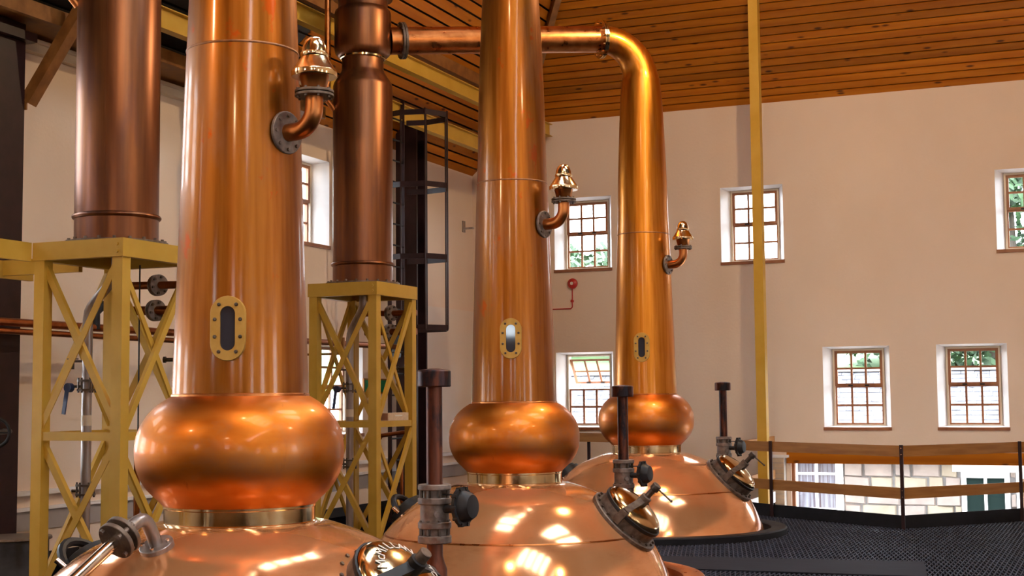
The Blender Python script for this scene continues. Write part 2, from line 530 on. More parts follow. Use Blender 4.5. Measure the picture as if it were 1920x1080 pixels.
def window(n, fn, c, z0, z1, width=W, open_top=False):
    root = thing('window_%d' % n, fn(c, 0.2, z0), kind='structure')
    fo, dz0, dz1 = width / 2 - 0.115, 0.02, 0.035
    w0, w1 = 0.25, TH
    mb = MB()
    h = width / 2
    for s_ in (-1, 1):                            # splayed white reveals
        mb.hexa([fn(c + s_ * h, 0, z0), fn(c + s_ * h, w1, z0), fn(c + s_ * fo, w1, z0), fn(c + s_ * fo, w0, z0),
                 fn(c + s_ * h, 0, z1), fn(c + s_ * h, w1, z1), fn(c + s_ * fo, w1, z1), fn(c + s_ * fo, w0, z1)])
    for (za, zb) in ((z0, z0 + dz0), (z1, z1 - dz1)):
        mb.hexa([fn(c - h, 0, za), fn(c + h, 0, za), fn(c + h, w1, za), fn(c - h, w1, za),
                 fn(c - h, 0, za + (zb - za) * 0.05), fn(c + h, 0, za + (zb - za) * 0.05), fn(c + fo, w0, zb), fn(c - fo, w0, zb)])
    mb.build('reveal', 'white_paint', root)
    a, b = z0 + dz0, z1 - dz1
    mb = MB()
    t = 0.03
    mb.mbox(fn, c - fo, c - fo + t, w0 - 0.02, w1, a, b).mbox(fn, c + fo - t, c + fo, w0 - 0.02, w1, a, b)
    mb.mbox(fn, c - fo + t, c + fo - t, w0 - 0.02, w1, b - t, b).mbox(fn, c - fo + t, c + fo - t, w0 - 0.02, w1, a, a + 0.018)
    mb.build('frame', 'cream_trim', root)
    x0, x1, a, b = c - fo + t, c + fo - t, a + 0.018, b - t
    mid = a + (b - a) * 0.52
    for kind, (sa, sb, d0, st) in {'lower_sash': (a, mid, w0 + 0.02, 0.024), 'upper_sash': (mid, b, w0 - 0.01, 0.042)}.items():
        fn2 = fn
        if kind == 'upper_sash' and open_top:     # top-hung sash pushed outwards
            sb = sb - 0.05
            def fn2(u, w, z, sb=sb, d0=d0):
                hh = sb - z
                return fn(u, d0 + 0.05 + (w - d0) * 0.85 + hh * 0.58, sb - hh * 0.81)
        sm = MB()
        d1 = d0 + 0.045
        sm.mbox(fn2, x0, x0 + st, d0, d1, sa, sb).mbox(fn2, x1 - st, x1, d0, d1, sa, sb)
        sm.mbox(fn2, x0 + st, x1 - st, d0, d1, sa, sa + st).mbox(fn2, x0 + st, x1 - st, d0, d1, sb - st, sb)
        pw, ph = (x1 - x0 - 2 * st), (sb - sa - 2 * st)
        bw = 0.032
        for k in (1, 2):
            u = x0 + st + pw * k / 3
            sm.mbox(fn2, u - bw / 2, u + bw / 2, d0 + 0.006, d1 - 0.006, sa + st, sb - st)
        zmid = sa + st + ph / 2
        for k in range(3):
            ua = x0 + st + pw * k / 3 + (bw / 2 if k else 0)
            ub = x0 + st + pw * (k + 1) / 3 - (bw / 2 if k < 2 else 0)
            sm.mbox(fn2, ua, ub, d0 + 0.006, d1 - 0.006, zmid - bw / 2, zmid + bw / 2)
        so = sm.build(kind, 'window_wood', root)
        for k in range(3):
            for (pa, pb) in ((sa + st, zmid - bw / 2), (zmid + bw / 2, sb - st)):
                ua = x0 + st + pw * k / 3 + (bw / 2 if k else 0)
                ub = x0 + st + pw * (k + 1) / 3 - (bw / 2 if k < 2 else 0)
                MB().mbox(fn2, ua, ub, d0 + 0.020, d0 + 0.024, pa, pb).build('pane', 'pane_glass', so)
        if kind == 'upper_sash':
            lm = MB()
            for k in (-1, 1):
                lm.mbox(fn2, c + k * 0.13 - 0.035, c + k * 0.13 + 0.035, d0 - 0.02, d0, sa, sa + 0.022)
            lm.build('latch', 'black_iron', so)
    MB().mbox(fn, c - h - 0.01, c + h + 0.01, -0.025, 0.0, z0 - 0.05, z0).build('sill', 'window_wood', root)
    return root


n = 1
for (c, a, b) in back_wins:
    window(n, f_back, c, a, b, W, open_top=(c == -8.22 and a < 2))
    n += 1
for (c, a, b, w) in left_wins:
    window(n, f_left, c, a, b, w)
    n += 1


def big_window(n, fn, c, hw, z0, z1, nx, nz):
    root = thing('window_%d' % n, fn(c, 0.2, z0), kind='structure')
    mb = MB()
    t = 0.06
    mb.mbox(fn, c - hw, c - hw + t, 0.1, 0.2, z0, z1).mbox(fn, c + hw - t, c + hw, 0.1, 0.2, z0, z1)
    mb.mbox(fn, c - hw + t, c + hw - t, 0.1, 0.2, z0, z0 + t).mbox(fn, c - hw + t, c + hw - t, 0.1, 0.2, z1 - t, z1)
    for i in range(1, nx):
        u = c - hw + 2 * hw * i / nx
        mb.mbox(fn, u - 0.03, u + 0.03, 0.11, 0.19, z0 + t, z1 - t)
    for j in range(1, nz):
        z = z0 + (z1 - z0) * j / nz
        mb.mbox(fn, c - hw + t, c + hw - t, 0.115, 0.185, z - 0.03, z + 0.03)
    mb.build('frame', 'window_wood', root)
    for i in range(nx):
        for j in range(nz):
            MB().mbox(fn, c - hw + 2 * hw * i / nx + 0.03, c - hw + 2 * hw * (i + 1) / nx - 0.03, 0.148, 0.152,
                      z0 + (z1 - z0) * j / nz + 0.03, z0 + (z1 - z0) * (j + 1) / nz - 0.03).build('pane', 'pane_glass', root)


for c, a, b in right_wins:
    big_window(n, f_right, c, 0.6, 1.1, 3.1, 3, 4)
    n += 1
for c in far_left:
    big_window(n, f_left, c, 0.6, 1.14, 2.40, 3, 4)
    big_window(n + 1, f_left, c, 0.6, 3.84, 5.10, 3, 4)
    n += 2
for c in rear_wins:
    big_window(n, f_rear, c, 0.55, 2.9, 4.3, 3, 4)
    n += 1

# big glazed opening under the back wall's lower windows
root = thing('window_%d' % n, (OPX0, YB, ZG), kind='structure')
n += 1
MB().box(OPX0 - 0.06, OPX1, YB - 0.03, YB - 0.0005, OPZ, OPZ + 0.15).box(OPX0 - 0.06, OPX1, YB - 0.045, YB - 0.0005, OPZ - 0.035, OPZ).build('lintel', 'pine_x', root)
fm = MB().box(OPX0, OPX0 + 0.05, YB + 0.05, YB + 0.15, ZG + 0.1, OPZ)
for x in (-0.55, 2.0):
    fm.box(x - 0.03, x + 0.03, YB + 0.05, YB + 0.15, ZG + 0.1, OPZ)
fm.build('frame', 'window_wood', root)
for (a, b) in ((OPX0 + 0.05, -0.58), (-0.52, 1.97), (2.03, OPX1)):
    MB().box(a, b, YB + 0.09, YB + 0.096, ZG + 0.1, OPZ - 0.04).build('pane', 'pane_glass', root)

# floor deck (a polygon with an open edge along the railing) and the ground below
RA, RB_, RC, RD = (-4.87, 20.2), (-4.38, 19.75), (-2.42, 18.40), (-1.10, 20.05)
RE = (-4.93, 22.44)
deck = [(XL, YR), (XR, YR), (XR, 20.9), (0.6, 20.9), RD, RC, RB_, RA, (-4.95, YB), (XL, YB)]


def inside(p, poly):
    r = False
    j = len(poly) - 1
    for i in range(len(poly)):
        a, b = poly[i], poly[j]
        if (a[1] > p[1]) != (b[1] > p[1]) and p[0] < (b[0] - a[0]) * (p[1] - a[1]) / (b[1] - a[1]) + a[0]:
            r = not r
        j = i
    return r


nd = len(deck)
MB().add([(x, y, ZD - 0.15) for x, y in deck] + [(x, y, ZD) for x, y in deck],
         [tuple(range(nd))[::-1], tuple(range(nd, 2 * nd))] + [(i, (i + 1) % nd, nd + (i + 1) % nd, nd + i) for i in range(nd)]
         ).build('floor', 'grating_base')
tag(bpy.data.objects['floor'], kind='structure')
tag(MB().box(-70, 70, -40, 110, ZG - 0.2, ZG).build('ground', 'gravel'), kind='structure')

# ceiling: a hipped roof lined with pine boards, each plank a piece
ZR = EB + TB * (YB - 9.0)


def hip_x(y): return XL + (EB + TB * (YB - y) - EL) / TA         # where back slope meets left slope
def z_back(y): return EB + TB * (YB - y)
def z_left(x): return EL + TA * (x - XL)


ceil = thing('ceiling', (XL, YB, EB), kind='structure')
YS, XS = 15.5, -6.2                              # the boards give way to a skylit upper roof here
mb = MB()                                        # sheathing above the boards
o_ = 0.05
mb.add([(hip_x(YB) - 1.2, YB + 0.4, z_back(YB + 0.4) + o_), (XR + 0.4, YB + 0.4, z_back(YB + 0.4) + o_), (XR + 0.4, YS, z_back(YS) + o_), (hip_x(YS), YS, z_back(YS) + o_)], [(0, 1, 2, 3)])
mb.add([(XL - 0.4, YR - 0.4, EL - 0.3 + o_), (XS, YR - 0.4, z_left(XS) + o_), (XS, 18.2, z_left(XS) + o_), (hip_x(YB) - 1.2, YB + 0.4, z_back(YB + 0.4) + o_), (XL - 0.4, YB + 0.4, EL - 0.3 + o_)], [(0, 1, 2, 3, 4)])
mb.add([(XR + 0.2, YR, EB), (XR + 0.2, YB, EB), (XR + 0.2, 9, ZR + 0.4)], [(0, 1, 2)])
mb.add([(XL, YR - 0.2, EL), (XR + 0.2, YR - 0.2, EL), (XR + 0.2, YR - 0.2, 9.2), (XL, YR - 0.2, 9.2)], [(0, 1, 2, 3)])
mb.build('sheathing', 'dark_boards', ceil)


def f_bs(u, w, z): return Vector((u, YS - z, z_back(YS - z) + w))
def f_ls(u, w, z): return Vector((XS + z, u, z_left(XS + z) + w))
def f_fs(u, w, z): return Vector((u, 9 - z, ZR - 0.47 * z + w))


SKY = [(f_bs, [(0.3, 1.0), (3.2, 1.0)], 1.6, 5.0, (-4.6, XR + 0.3), (0.0, 6.5)),
       (f_ls, [(4.3 + 1.42 * q, 0.55) for q in range(8)], 0.15, 1.85, (-1.0, 18.2), (0.0, 6.1)),
       (f_fs, [(-1.9 + 1.5 * q, 0.5) for q in range(5)], 3.0, 6.5, (XL - 0.4, XR + 0.3), (0.0, 14.4))]
for k, (fn, cs, z0, z1, (u0, u1), (v0, v1)) in enumerate(SKY):
    o = wall('upper_roof', fn, u0, u1, v0, v1, [(c - h, c + h, z0, z1) for c, h in cs], 'pine_x')
    del o['kind']
    o.parent = ceil
    o.location = -Vector(ceil.location)
    for c, h in cs:
        big_window(n, fn, c, h, z0, z1, 2, 4)
        n += 1
wp = 0.17
sB = wp * math.cos(math.atan(TB))
y = YB - 0.001
nrmB = Vector((0, TB, 1)).normalized() * 0.022
while y - sB > YS:
    y2 = y - sB + 0.028
    p = [(hip_x(y), y, z_back(y)), (XR, y, z_back(y)), (XR, y2, z_back(y2)), (hip_x(y2), y2, z_back(y2))]
    MB().hexa([Vector(q) for q in p] + [Vector(q) + nrmB for q in p]).build('plank', 'pine_x', ceil)
    y -= sB
sA = wp * math.cos(math.atan(TA))
x = XL
nrmA = Vector((-TA, 0, 1)).normalized() * 0.022
YSPLIT = 15.6


def hip_y(x): return YB - (z_left(x) - EB) / TB


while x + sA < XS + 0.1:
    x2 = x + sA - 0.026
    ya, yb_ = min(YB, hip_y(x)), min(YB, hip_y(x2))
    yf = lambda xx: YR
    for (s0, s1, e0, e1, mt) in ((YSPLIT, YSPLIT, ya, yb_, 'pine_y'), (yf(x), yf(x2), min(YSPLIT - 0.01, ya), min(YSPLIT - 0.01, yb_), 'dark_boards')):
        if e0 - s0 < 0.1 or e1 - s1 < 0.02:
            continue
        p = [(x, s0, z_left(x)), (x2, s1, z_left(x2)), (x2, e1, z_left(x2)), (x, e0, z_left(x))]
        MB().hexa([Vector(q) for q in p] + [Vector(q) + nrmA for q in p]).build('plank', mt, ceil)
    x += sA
# hip rafter, left-slope purlins
hp = lambda y: Vector((hip_x(y), y, z_back(y)))
MB().bar(hp(YB - 0.9) - Vector((0, 0, .08)), hp(12) - Vector((0, 0, .08)), 0.10, 0.16).build('hip_rafter', 'timber', ceil)
for xx in (-9.75, -9.0):
    MB().bar((xx, YR, z_left(xx) - 0.10), (xx, min(21.5, hip_y(xx) - .4), z_left(xx) - 0.10), 0.09, 0.18).build('purlin', 'timber', ceil)

# left wall dressing
tr = thing('trim_1', (XL, 15, 0), kind='structure')
MB().box(XL, XL + 0.07, YR, YB, 0.69, 0.74).build('ledge', 'white_paint', tr)
MB().box(XL, XL + 0.05, YR, YB, 0.53, 0.565).build('lower_ledge', 'white_paint', tr)
MB().box(XL, XL + 0.02, YR, YB, 0.33, 0.53).build('grey_band', 'grey_band', tr)
MB().box(XL, XL + 0.03, YR, YB, ZD, 0.09).build('skirting', 'black_iron', tr)
cor = thing('trim_2', (XL, 12, 5.4), kind='structure')
MB().box(XL, XL + 0.10, YR, 16.4, 5.30, 5.39).box(XL, XL + 0.14, YR, 16.4, 5.39, 5.43).build('cornice', 'cream_trim', cor)
MB().box(XL, XL + 0.62, YR, 16.4, 5.47, 5.52).build('shade_board', 'timber', cor)  # added overhang board, there to shade the top of the wall
MB().box(XL + 0.62, XL + 0.68, YR, 16.4, 5.44, 5.60).build('fascia', 'timber', cor)
pn = thing('trim_3', (XL, 21, 0), kind='structure')
MB().box(XL, XL + 0.06, 19.95, YB - 0.001, 0.745, 3.17).build('wall_panel', 'plaster_pale', pn)

# ------------------------------------------------------------------ dark steel columns, ladder, yellow beams
def h_column(name, x, y, s_, z1, label):
    r_ = thing(name, (x, y, ZD), label, 'column')
    t = 0.035
    MB().box(x - s_ / 2, x + s_ / 2, y - s_ / 2, y - s_ / 2 + t, ZD, z1).build('flange', 'maroon_steel', r_)
    MB().box(x - s_ / 2, x + s_ / 2, y + s_ / 2 - t, y + s_ / 2, ZD, z1).build('flange', 'maroon_steel', r_)
    MB().box(x - 0.02, x + 0.02, y - s_ / 2 + t, y + s_ / 2 - t, ZD, z1).build('web', 'maroon_steel', r_)
    return r_


c1 = thing('steel_column', (-10.1, 10.8, ZD), 'dark maroon steel column at the left edge, with a timber brace bolted to its head', 'column')
MB().box(-10.28, -9.92, 10.62, 10.98, ZD, 5.45).build('shaft', 'maroon_steel', c1)
MB().box(-10.28, -9.84, 10.5, 11.06, 5.27, 5.36).build('head_plate', 'maroon_steel', c1)
c2 = h_column('steel_column', -9.92, 19.55, 0.36, 6.0, 'dark maroon steel column behind the caged ladder')

br = thing('knee_brace', (-9.95, 10.95, 4.72), 'brown timber knee brace rising from the dark column at top left', 'brace')
MB().bar((-9.93, 11.04, 4.66), (-9.05, 11.36, 6.30), 0.12, 0.13, (0, -1, 0)).build('strut', 'timber', br)
sh = MB().box(-10.05, -9.9, 10.98, 11.0, 4.58, 4.74)
sh.bolts((-9.98, 10.975, 4.66), (0, -1, 0), 0.045, 2, 0.014, 0.012)
sh.build('bolt_plate', 'timber', br)
tb = thing('tie_beam', (-10.2, 10.6, 5.8), 'dark brown timber tie beam under the roof above the leftmost column', 'beam')
MB().bar((-10.25, 10.5, 5.62), (-6.6, 10.9, 6.25), 0.12, 0.16).build('beam_body', 'timber', tb)


def i_beam(x, z, y0, y1, h, label):
    r_ = thing('roof_beam', (x, y0, z), label, 'beam', 'yellow steel roof beams')
    MB().box(x - 0.008, x + 0.008, y0, y1, z - h / 2 + 0.012, z + h / 2 - 0.012).build('web', 'yellow_paint', r_)
    MB().box(x - 0.06, x + 0.06, y0, y1, z - h / 2, z - h / 2 + 0.012).build('flange', 'yellow_paint', r_)
    MB().box(x - 0.06, x + 0.06, y0, y1, z + h / 2 - 0.012, z + h / 2).build('flange', 'yellow_paint', r_)
    return r_


i_beam(-9.2, 5.74, 12.0, 22.6, 0.24, 'yellow steel roof beam between the left condenser and the nearest still')
i_beam(-8.78, 6.28, 12.0, 22.6, 0.22, 'yellow steel roof beam ending behind the condenser head')

lad = thing('caged_ladder', (-9.1, 17.55, ZD), 'dark steel ladder with a hooped safety cage behind the second yellow tower', 'ladder')
LX, LY0, LY1 = -9.14, 17.34, 17.74
for yy in (LY0, LY1):
    MB().box(LX - 0.03, LX + 0.03, yy - 0.006, yy + 0.006, ZD, 5.9).build('stile', 'maroon_steel', lad)
for k in range(19):
    MB().tube([(LX, LY0, 0.2 + 0.3 * k), (LX, LY1, 0.2 + 0.3 * k)], 0.012, 8).build('rung', 'black_iron', lad)
cage = [(LX, LY0 - 0.12), (LX + 0.28, LY0 - 0.2), (LX + 0.62, LY0 - 0.12), (LX + 0.8, LY0 + 0.2), (LX + 0.62, LY1 + 0.12), (LX + 0.28, LY1 + 0.2), (LX, LY1 + 0.12)]
for z in (2.62, 3.6, 4.6, 5.6):
    hb = MB()
    for a, b in zip(cage[:-1], cage[1:]):
        hb.bar((*a, z), (*b, z), 0.012, 0.075)
    hb.build('hoop', 'maroon_steel', lad)
for q in (1, 2, 3, 4, 5):
    MB().bar((*cage[q], 2.6), (*cage[q], 5.65), 0.05 if q in (2,) else 0.03, 0.012, (1, 0, 0)).build('cage_bar', 'maroon_steel', lad)


# ------------------------------------------------------------------ pot stills
DOME = [(0.425, 0.95), (0.50, 0.945), (0.60, 0.915), (0.74, 0.86), (0.86, 0.80), (0.98, 0.715), (1.09, 0.615), (1.19, 0.50),
        (1.28, 0.36), (1.36, 0.20), (1.42, 0.05), (1.455, -0.10), (1.47, -0.28), (1.475, -0.5)]
BALL = [(0.425, 1.04), (0.44, 1.055), (0.475, 1.09), (0.525, 1.14), (0.565, 1.20), (0.59, 1.265), (0.60, 1.34), (0.598, 1.40),
        (0.585, 1.465), (0.555, 1.53), (0.515, 1.585), (0.465, 1.63), (0.42, 1.66), (0.392, 1.675)]
COLM = [(0.392, 1.675), (0.384, 1.95), (0.366, 2.5), (0.352, 2.95), (0.337, 3.45), (0.317, 3.98), (0.311, 4.36), (0.288, 5.0), (0.268, 5.4), (0.245, 5.68)]


def catmull(pts, sub=4):
    out = []
    n_ = len(pts)
    for i in range(n_ - 1):
        p0, p1, p2, p3 = pts[max(i - 1, 0)], pts[i], pts[i + 1], pts[min(i + 2, n_ - 1)]
        for k in range(sub):
            t = k / sub
            out.append(tuple(0.5 * (2 * p1[j] + (p2[j] - p0[j]) * t + (2 * p0[j] - 5 * p1[j] + 4 * p2[j] - p3[j]) * t * t + (3 * p1[j] - p0[j] - 3 * p2[j] + p3[j]) * t ** 3) for j in range(2)))
    out.append(pts[-1])
    return out


def prof_r(pts, z):
    for (r0, z0), (r1, z1) in zip(pts[:-1], pts[1:]):
        if min(z0, z1) <= z <= max(z0, z1):
            return r0 + (r1 - r0) * (z - z0) / (z1 - z0)
    return pts[-1][0]


def dome_z(r):
    for (r0, z0), (r1, z1) in zip(DOME[:-1], DOME[1:]):
        if r0 <= r <= r1:
            return z0 + (z1 - z0) * (r - r0) / (r1 - r0)
    return 0.0


def manway(root, O, side, lid_mat, text=None, tall=True, az=0.0, dz=0.0, k=1.0):
    ca, sa = math.cos(az) * side, math.sin(az) * side
    n_ = Vector((0.70 * ca, 0.70 * sa, 0.714)).normalized()
    c = O + Vector((1.07 * ca, 1.07 * sa, 0.645 + dz))
    hz = Vector((ca, sa, 0))
    e1 = (Vector((0, 0, 1)) - n_ * n_.z).normalized()
    e2 = n_.cross(e1)
    if side < 0:
        blk = MB().lathe([(0.0, -0.1), (0.20, -0.1), (0.20, 0.03), (0.17, 0.035), (0.17, 0.07), (0.10, 0.10), (0, 0.11)], c, n_, 28).build('rear_hatch', 'black_iron', root)
        arm = MB()
        arm.tube(arc(c + n_ * 0.02, e2, n_, 0.19, 0.1, PI - 0.1, 10), 0.028, 8)
        arm.build('clamp', 'black_iron', blk)
        kn = MB()
        for s_ in (-1, 1):
            q = c + e2 * 0.20 * s_ + n_ * 0.03
            MB().disc(q, tuple(n_ + e2 * 0.4 * s_), 0.020, 0.07, 10).build('clamp_bolt', 'stainless', blk)
        return blk
    hub = MB().lathe([(0.0, -0.06), (0.335, -0.06), (0.345, -0.05), (0.345, -0.02), (0.335, -0.012), (0.285, -0.012), (0.285, 0.075), (0.0, 0.075)], c, n_, 40)
    mw = hub.build('manway', 'flange_brown', root)
    tag(MB().bolts(c - n_ * 0.014, n_, 0.315, 20, 0.012, 0.02).build('bolt_ring', 'dark_bolt', mw), kind='stuff')
    MB().lathe([(0.0, 0.07), (0.292, 0.07), (0.296, 0.085), (0.296, 0.10), (0.285, 0.105)], c, n_, 40).build('gasket_ring', 'black_iron', mw)
    R, hgt = 0.282, 0.105
    lid = [(R * math.cos(t), 0.103 + hgt * math.sin(t)) for t in [k * PI / 2 / 12 for k in range(13)]]
    lid[-1] = (0, lid[-1][1])
    MB().lathe(lid, c, n_, 48).build('lid', lid_mat, mw)
    if text:
        def place(i, cnt):
            ang = (i - (cnt - 1) / 2) * -0.27 + PI / 2 - 0.35
            rad = e1 * math.sin(ang) + (e1.cross(n_)) * math.cos(ang)
            rr = 0.165
            h = 0.103 + hgt * math.sqrt(1 - (rr / R) ** 2)
            slope = hgt / R * (rr / R) / math.sqrt(1 - (rr / R) ** 2)
            upv = (rad - n_ * slope).normalized()
            right = upv.cross((n_ + rad * slope).normalized())
            return c + rad * rr + n_ * (h + 0.003), right, upv
        letters(text, 0.085, place, 0.0015).build('lettering', 'pale_print', mw)
    # clamp: two legs from lugs up to a boss, screw and T handle
    cl = MB()
    top = c + n_ * 0.25
    for s_ in (-1, 1):
        lug = c + e2 * 0.30 * s_ + n_ * 0.0
        cl.bar(lug, lug + n_ * 0.13, 0.07, 0.055, tuple(e2))
        cl.bar(lug + n_ * 0.12, top - n_ * 0.03 + e2 * 0.03 * s_, 0.06, 0.045, tuple(n_))
    cl.disc(top - n_ * 0.07, n_, 0.05, 0.10, 16, 0.006)
    cl.build('clamp', 'flange_brown' if tall else 'black_iron', mw)
    if tall:
        sc = MB().disc(top + n_ * 0.02, n_, 0.028, 0.10, 12)
        sc.disc(top + n_ * 0.11, n_, 0.042, 0.06, 14, 0.006)
        hd = (e2 * 0.35 + hz * 0.75 - Vector((0, 0, 0.55))).normalized()
        sc.tube([top + n_ * 0.145 - hd * 0.04, top + n_ * 0.145 + hd * 0.21], 0.009, 8)
        sc.lathe([(0, -0.016), (0.016, 0), (0, 0.016)], top + n_ * 0.145 + hd * 0.21, n_, 10)
        sc.build('screw_handle', 'dark_bolt', mw)
    else:
        MB().disc(top + n_ * 0.02, n_, 0.036, 0.07, 14, 0.004).build('clamp_nut', 'flange_brown', mw)
    return mw


def vent(root, O, dx=0.0, dy=0.0):
    p = O + Vector((0.80 + dx, 0.75 + dy, 0))
    zb = dome_z(1.10) - 0.05
    B = Vector((p.x, p.y, O.z))
    stem = MB().lathe([(0.0, zb), (0.075, zb), (0.075, 0.62), (0.06, 0.66), (0.05, 0.70), (0.05, 0.775)], B, seg=20)
    vp = MB().lathe([(0.0, 1.12), (0.053, 1.12), (0.05, 1.14), (0.05, 1.735), (0, 1.735)], B, seg=20).build('vent_pipe', 'vent_copper', root)
    stem.build('vent_stub', 'vent_copper', vp)
    MB().lathe([(0.0, 1.72), (0.098, 1.72), (0.103, 1.726), (0.103, 1.815), (0.096, 1.823), (0.03, 1.832), (0, 1.832)], B, seg=28).build('vent_cap', 'vent_copper', vp)
    vb = MB()
    for (a, b) in ((0.776, 0.823), (0.864, 0.905), (1.01, 1.05), (1.096, 1.13)):
        vb.disc(B + Vector((0, 0, a)), (0, 0, 1), 0.102, b - a, 28, 0.005)
    vb.lathe([(0.07, 0.82), (0.07, 0.866)], B, seg=20).lathe([(0.088, 0.90), (0.088, 1.012)], B, seg=24).lathe([(0.07, 1.048), (0.07, 1.098)], B, seg=20)
    vb.disc(B + Vector((0.05, -0.075, 0.955)), (0.55, -0.83, 0), 0.02, 0.03, 10)
    vbo = vb.build('valve_body', 'cast_metal', vp)
    bb = MB()
    for (z, h) in ((0.81, 0.07), (0.895, 0.0), (1.04, 0.07)):
        bb.bolts(B + Vector((0, 0, z)), (0, 0, 1), 0.088, 8, 0.0105, max(h, 0.02))
    tag(bb.build('valve_bolts', 'dark_bolt', vp), kind='stuff')
    ac = B + Vector((0.10, -0.02, 0.985))
    am = MB().tube([ac - Vector((0.03, 0, 0)), ac + Vector((0.08, -0.005, 0))], 0.026, 14)
    am.lathe([(0.0, 0.06), (0.06, 0.06), (0.085, 0.075), (0.095, 0.09), (0.118, 0.092), (0.118, 0.112), (0.095, 0.114), (0.085, 0.15), (0.07, 0.175), (0.05, 0.178), (0, 0.178)],
             ac + Vector((0, 0, 0.01)), (0.97, -0.10, 0.05), 28)
    am.bolts(ac + Vector((0.088, -0.01, 0.014)), (0.97, -0.10, 0.05), 0.112, 10, 0.013, 0.032)
    am.build('actuator', 'black_iron', vp)
    MB().tube([B + Vector((0.05, -.02, 1.07)), ac + Vector((0.06, 0, 0.085)), ac + Vector((0.10, 0, 0.06))], 0.006, 6).build('cable', 'black_iron', vp)


def air_valve(root, O, dz=0.0):
    O = O + Vector((0, 0, dz))
    za = 3.30
    r = prof_r(COLM, za)
    dv = Vector((0.985, -0.17, 0)).normalized()
    z_ = Vector((0, 0, 1))
    axis_r = 0.555
    R = 0.13
    P0 = O + dv * (r - 0.03) + z_ * za
    path = [P0, O + dv * (axis_r - R) + z_ * (za + 0.0)] + arc(O + dv * (axis_r - R) + z_ * (za + R), dv, z_, R, -PI / 2, 0, 8)[1:] + [O + dv * axis_r + z_ * 3.50]
    el = MB().tube(path, 0.052, 18).build('valve_elbow', 'copper_pipe', root)
    fl = MB().disc(O + dv * (r - 0.005) + z_ * za, tuple(dv), 0.125, 0.022, 28, 0.004)
    fl.bolts(O + dv * (r + 0.012) + z_ * za, tuple(dv), 0.10, 8, 0.011, 0.016)
    fl.build('neck_flange', 'cast_metal', el)
    V = O + dv * axis_r
    MB().disc(V + z_ * 3.485, (0, 0, 1), 0.112, 0.016, 28, 0.003).disc(V + z_ * 3.506, (0, 0, 1), 0.112, 0.016, 28, 0.003).bolts(V + z_ * 3.475, (0, 0, 1), 0.095, 8, 0.009, 0.058).build('flange', 'flange_brown', el)
    MB().lathe([(0.06, 3.52), (0.068, 3.53), (0.085, 3.60), (0.09, 3.605)], V, seg=28).build('collar', 'copper_pipe', el)
    MB().lathe([(0.0, 3.598), (0.128, 3.598), (0.131, 3.604), (0.131, 3.632), (0.124, 3.638), (0.075, 3.715), (0.079, 3.722), (0.079, 3.738), (0.072, 3.744), (0.068, 3.775), (0.052, 3.812), (0.028, 3.832), (0, 3.838)], V, seg=32).build('valve_dome', 'brass', el)


def sight_glass(root, O, ang, zc):
    r = prof_r(COLM, zc) - 0.004
    n_ = Vector((math.cos(ang), math.sin(ang), 0))
    u_ = Vector((-math.sin(ang), math.cos(ang), 0))
    z_ = Vector((0, 0, 1))
    c = O + n_ * r + z_ * zc

    def stadium(hw, hh, k=14):
        st = []
        for i in range(k + 1):
            t = PI * i / k
            st.append((hw * math.cos(t), hh - hw + hw * math.sin(t)))
        for i in range(k + 1):
            t = PI + PI * i / k
            st.append((hw * math.cos(t), -(hh - hw) + hw * math.sin(t)))
        return st
    o_, i_ = stadium(0.098, 0.182), stadium(0.042, 0.124)
    k = len(o_)
    mb = MB()
    vs_ = []
    for (ring, d) in ((o_, -0.04), (o_, 0.022), ([(a * 0.97, b * 0.985) for a, b in o_], 0.027), (i_, 0.027), (i_, -0.04)):
        vs_ += [c + u_ * a + z_ * b + n_ * d for a, b in ring]
    fs = []
    for s_ in range(4):
        for j in range(k):
            j2 = (j + 1) % k
            fs.append((s_ * k + j, s_ * k + j2, (s_ + 1) * k + j2, (s_ + 1) * k + j))
    fr = mb.add(vs_, fs).build('sight_glass', 'brass_plate', root)
    MB().add([c + u_ * a + z_ * b + n_ * 0.010 for a, b in i_] + [c + u_ * a + z_ * b - n_ * 0.005 for a, b in i_],
             [tuple(range(k)), tuple(range(k, 2 * k))[::-1]] + [(j, (j + 1) % k, k + (j + 1) % k, k + j) for j in range(k)]).build('glass', 'dark_glass', fr)
    for (a, b) in ((0.048, 0.133), (0.071, 0.05), (0.071, -0.047), (0.048, -0.131)):
        for s_ in (-1, 1):
            MB().lathe([(0.011, 0.02), (0.011, 0.030), (0.008, 0.038), (0, 0.041)], c + u_ * a * s_ + z_ * b, tuple(n_), 10).build('bolt', 'dark_bolt', fr)


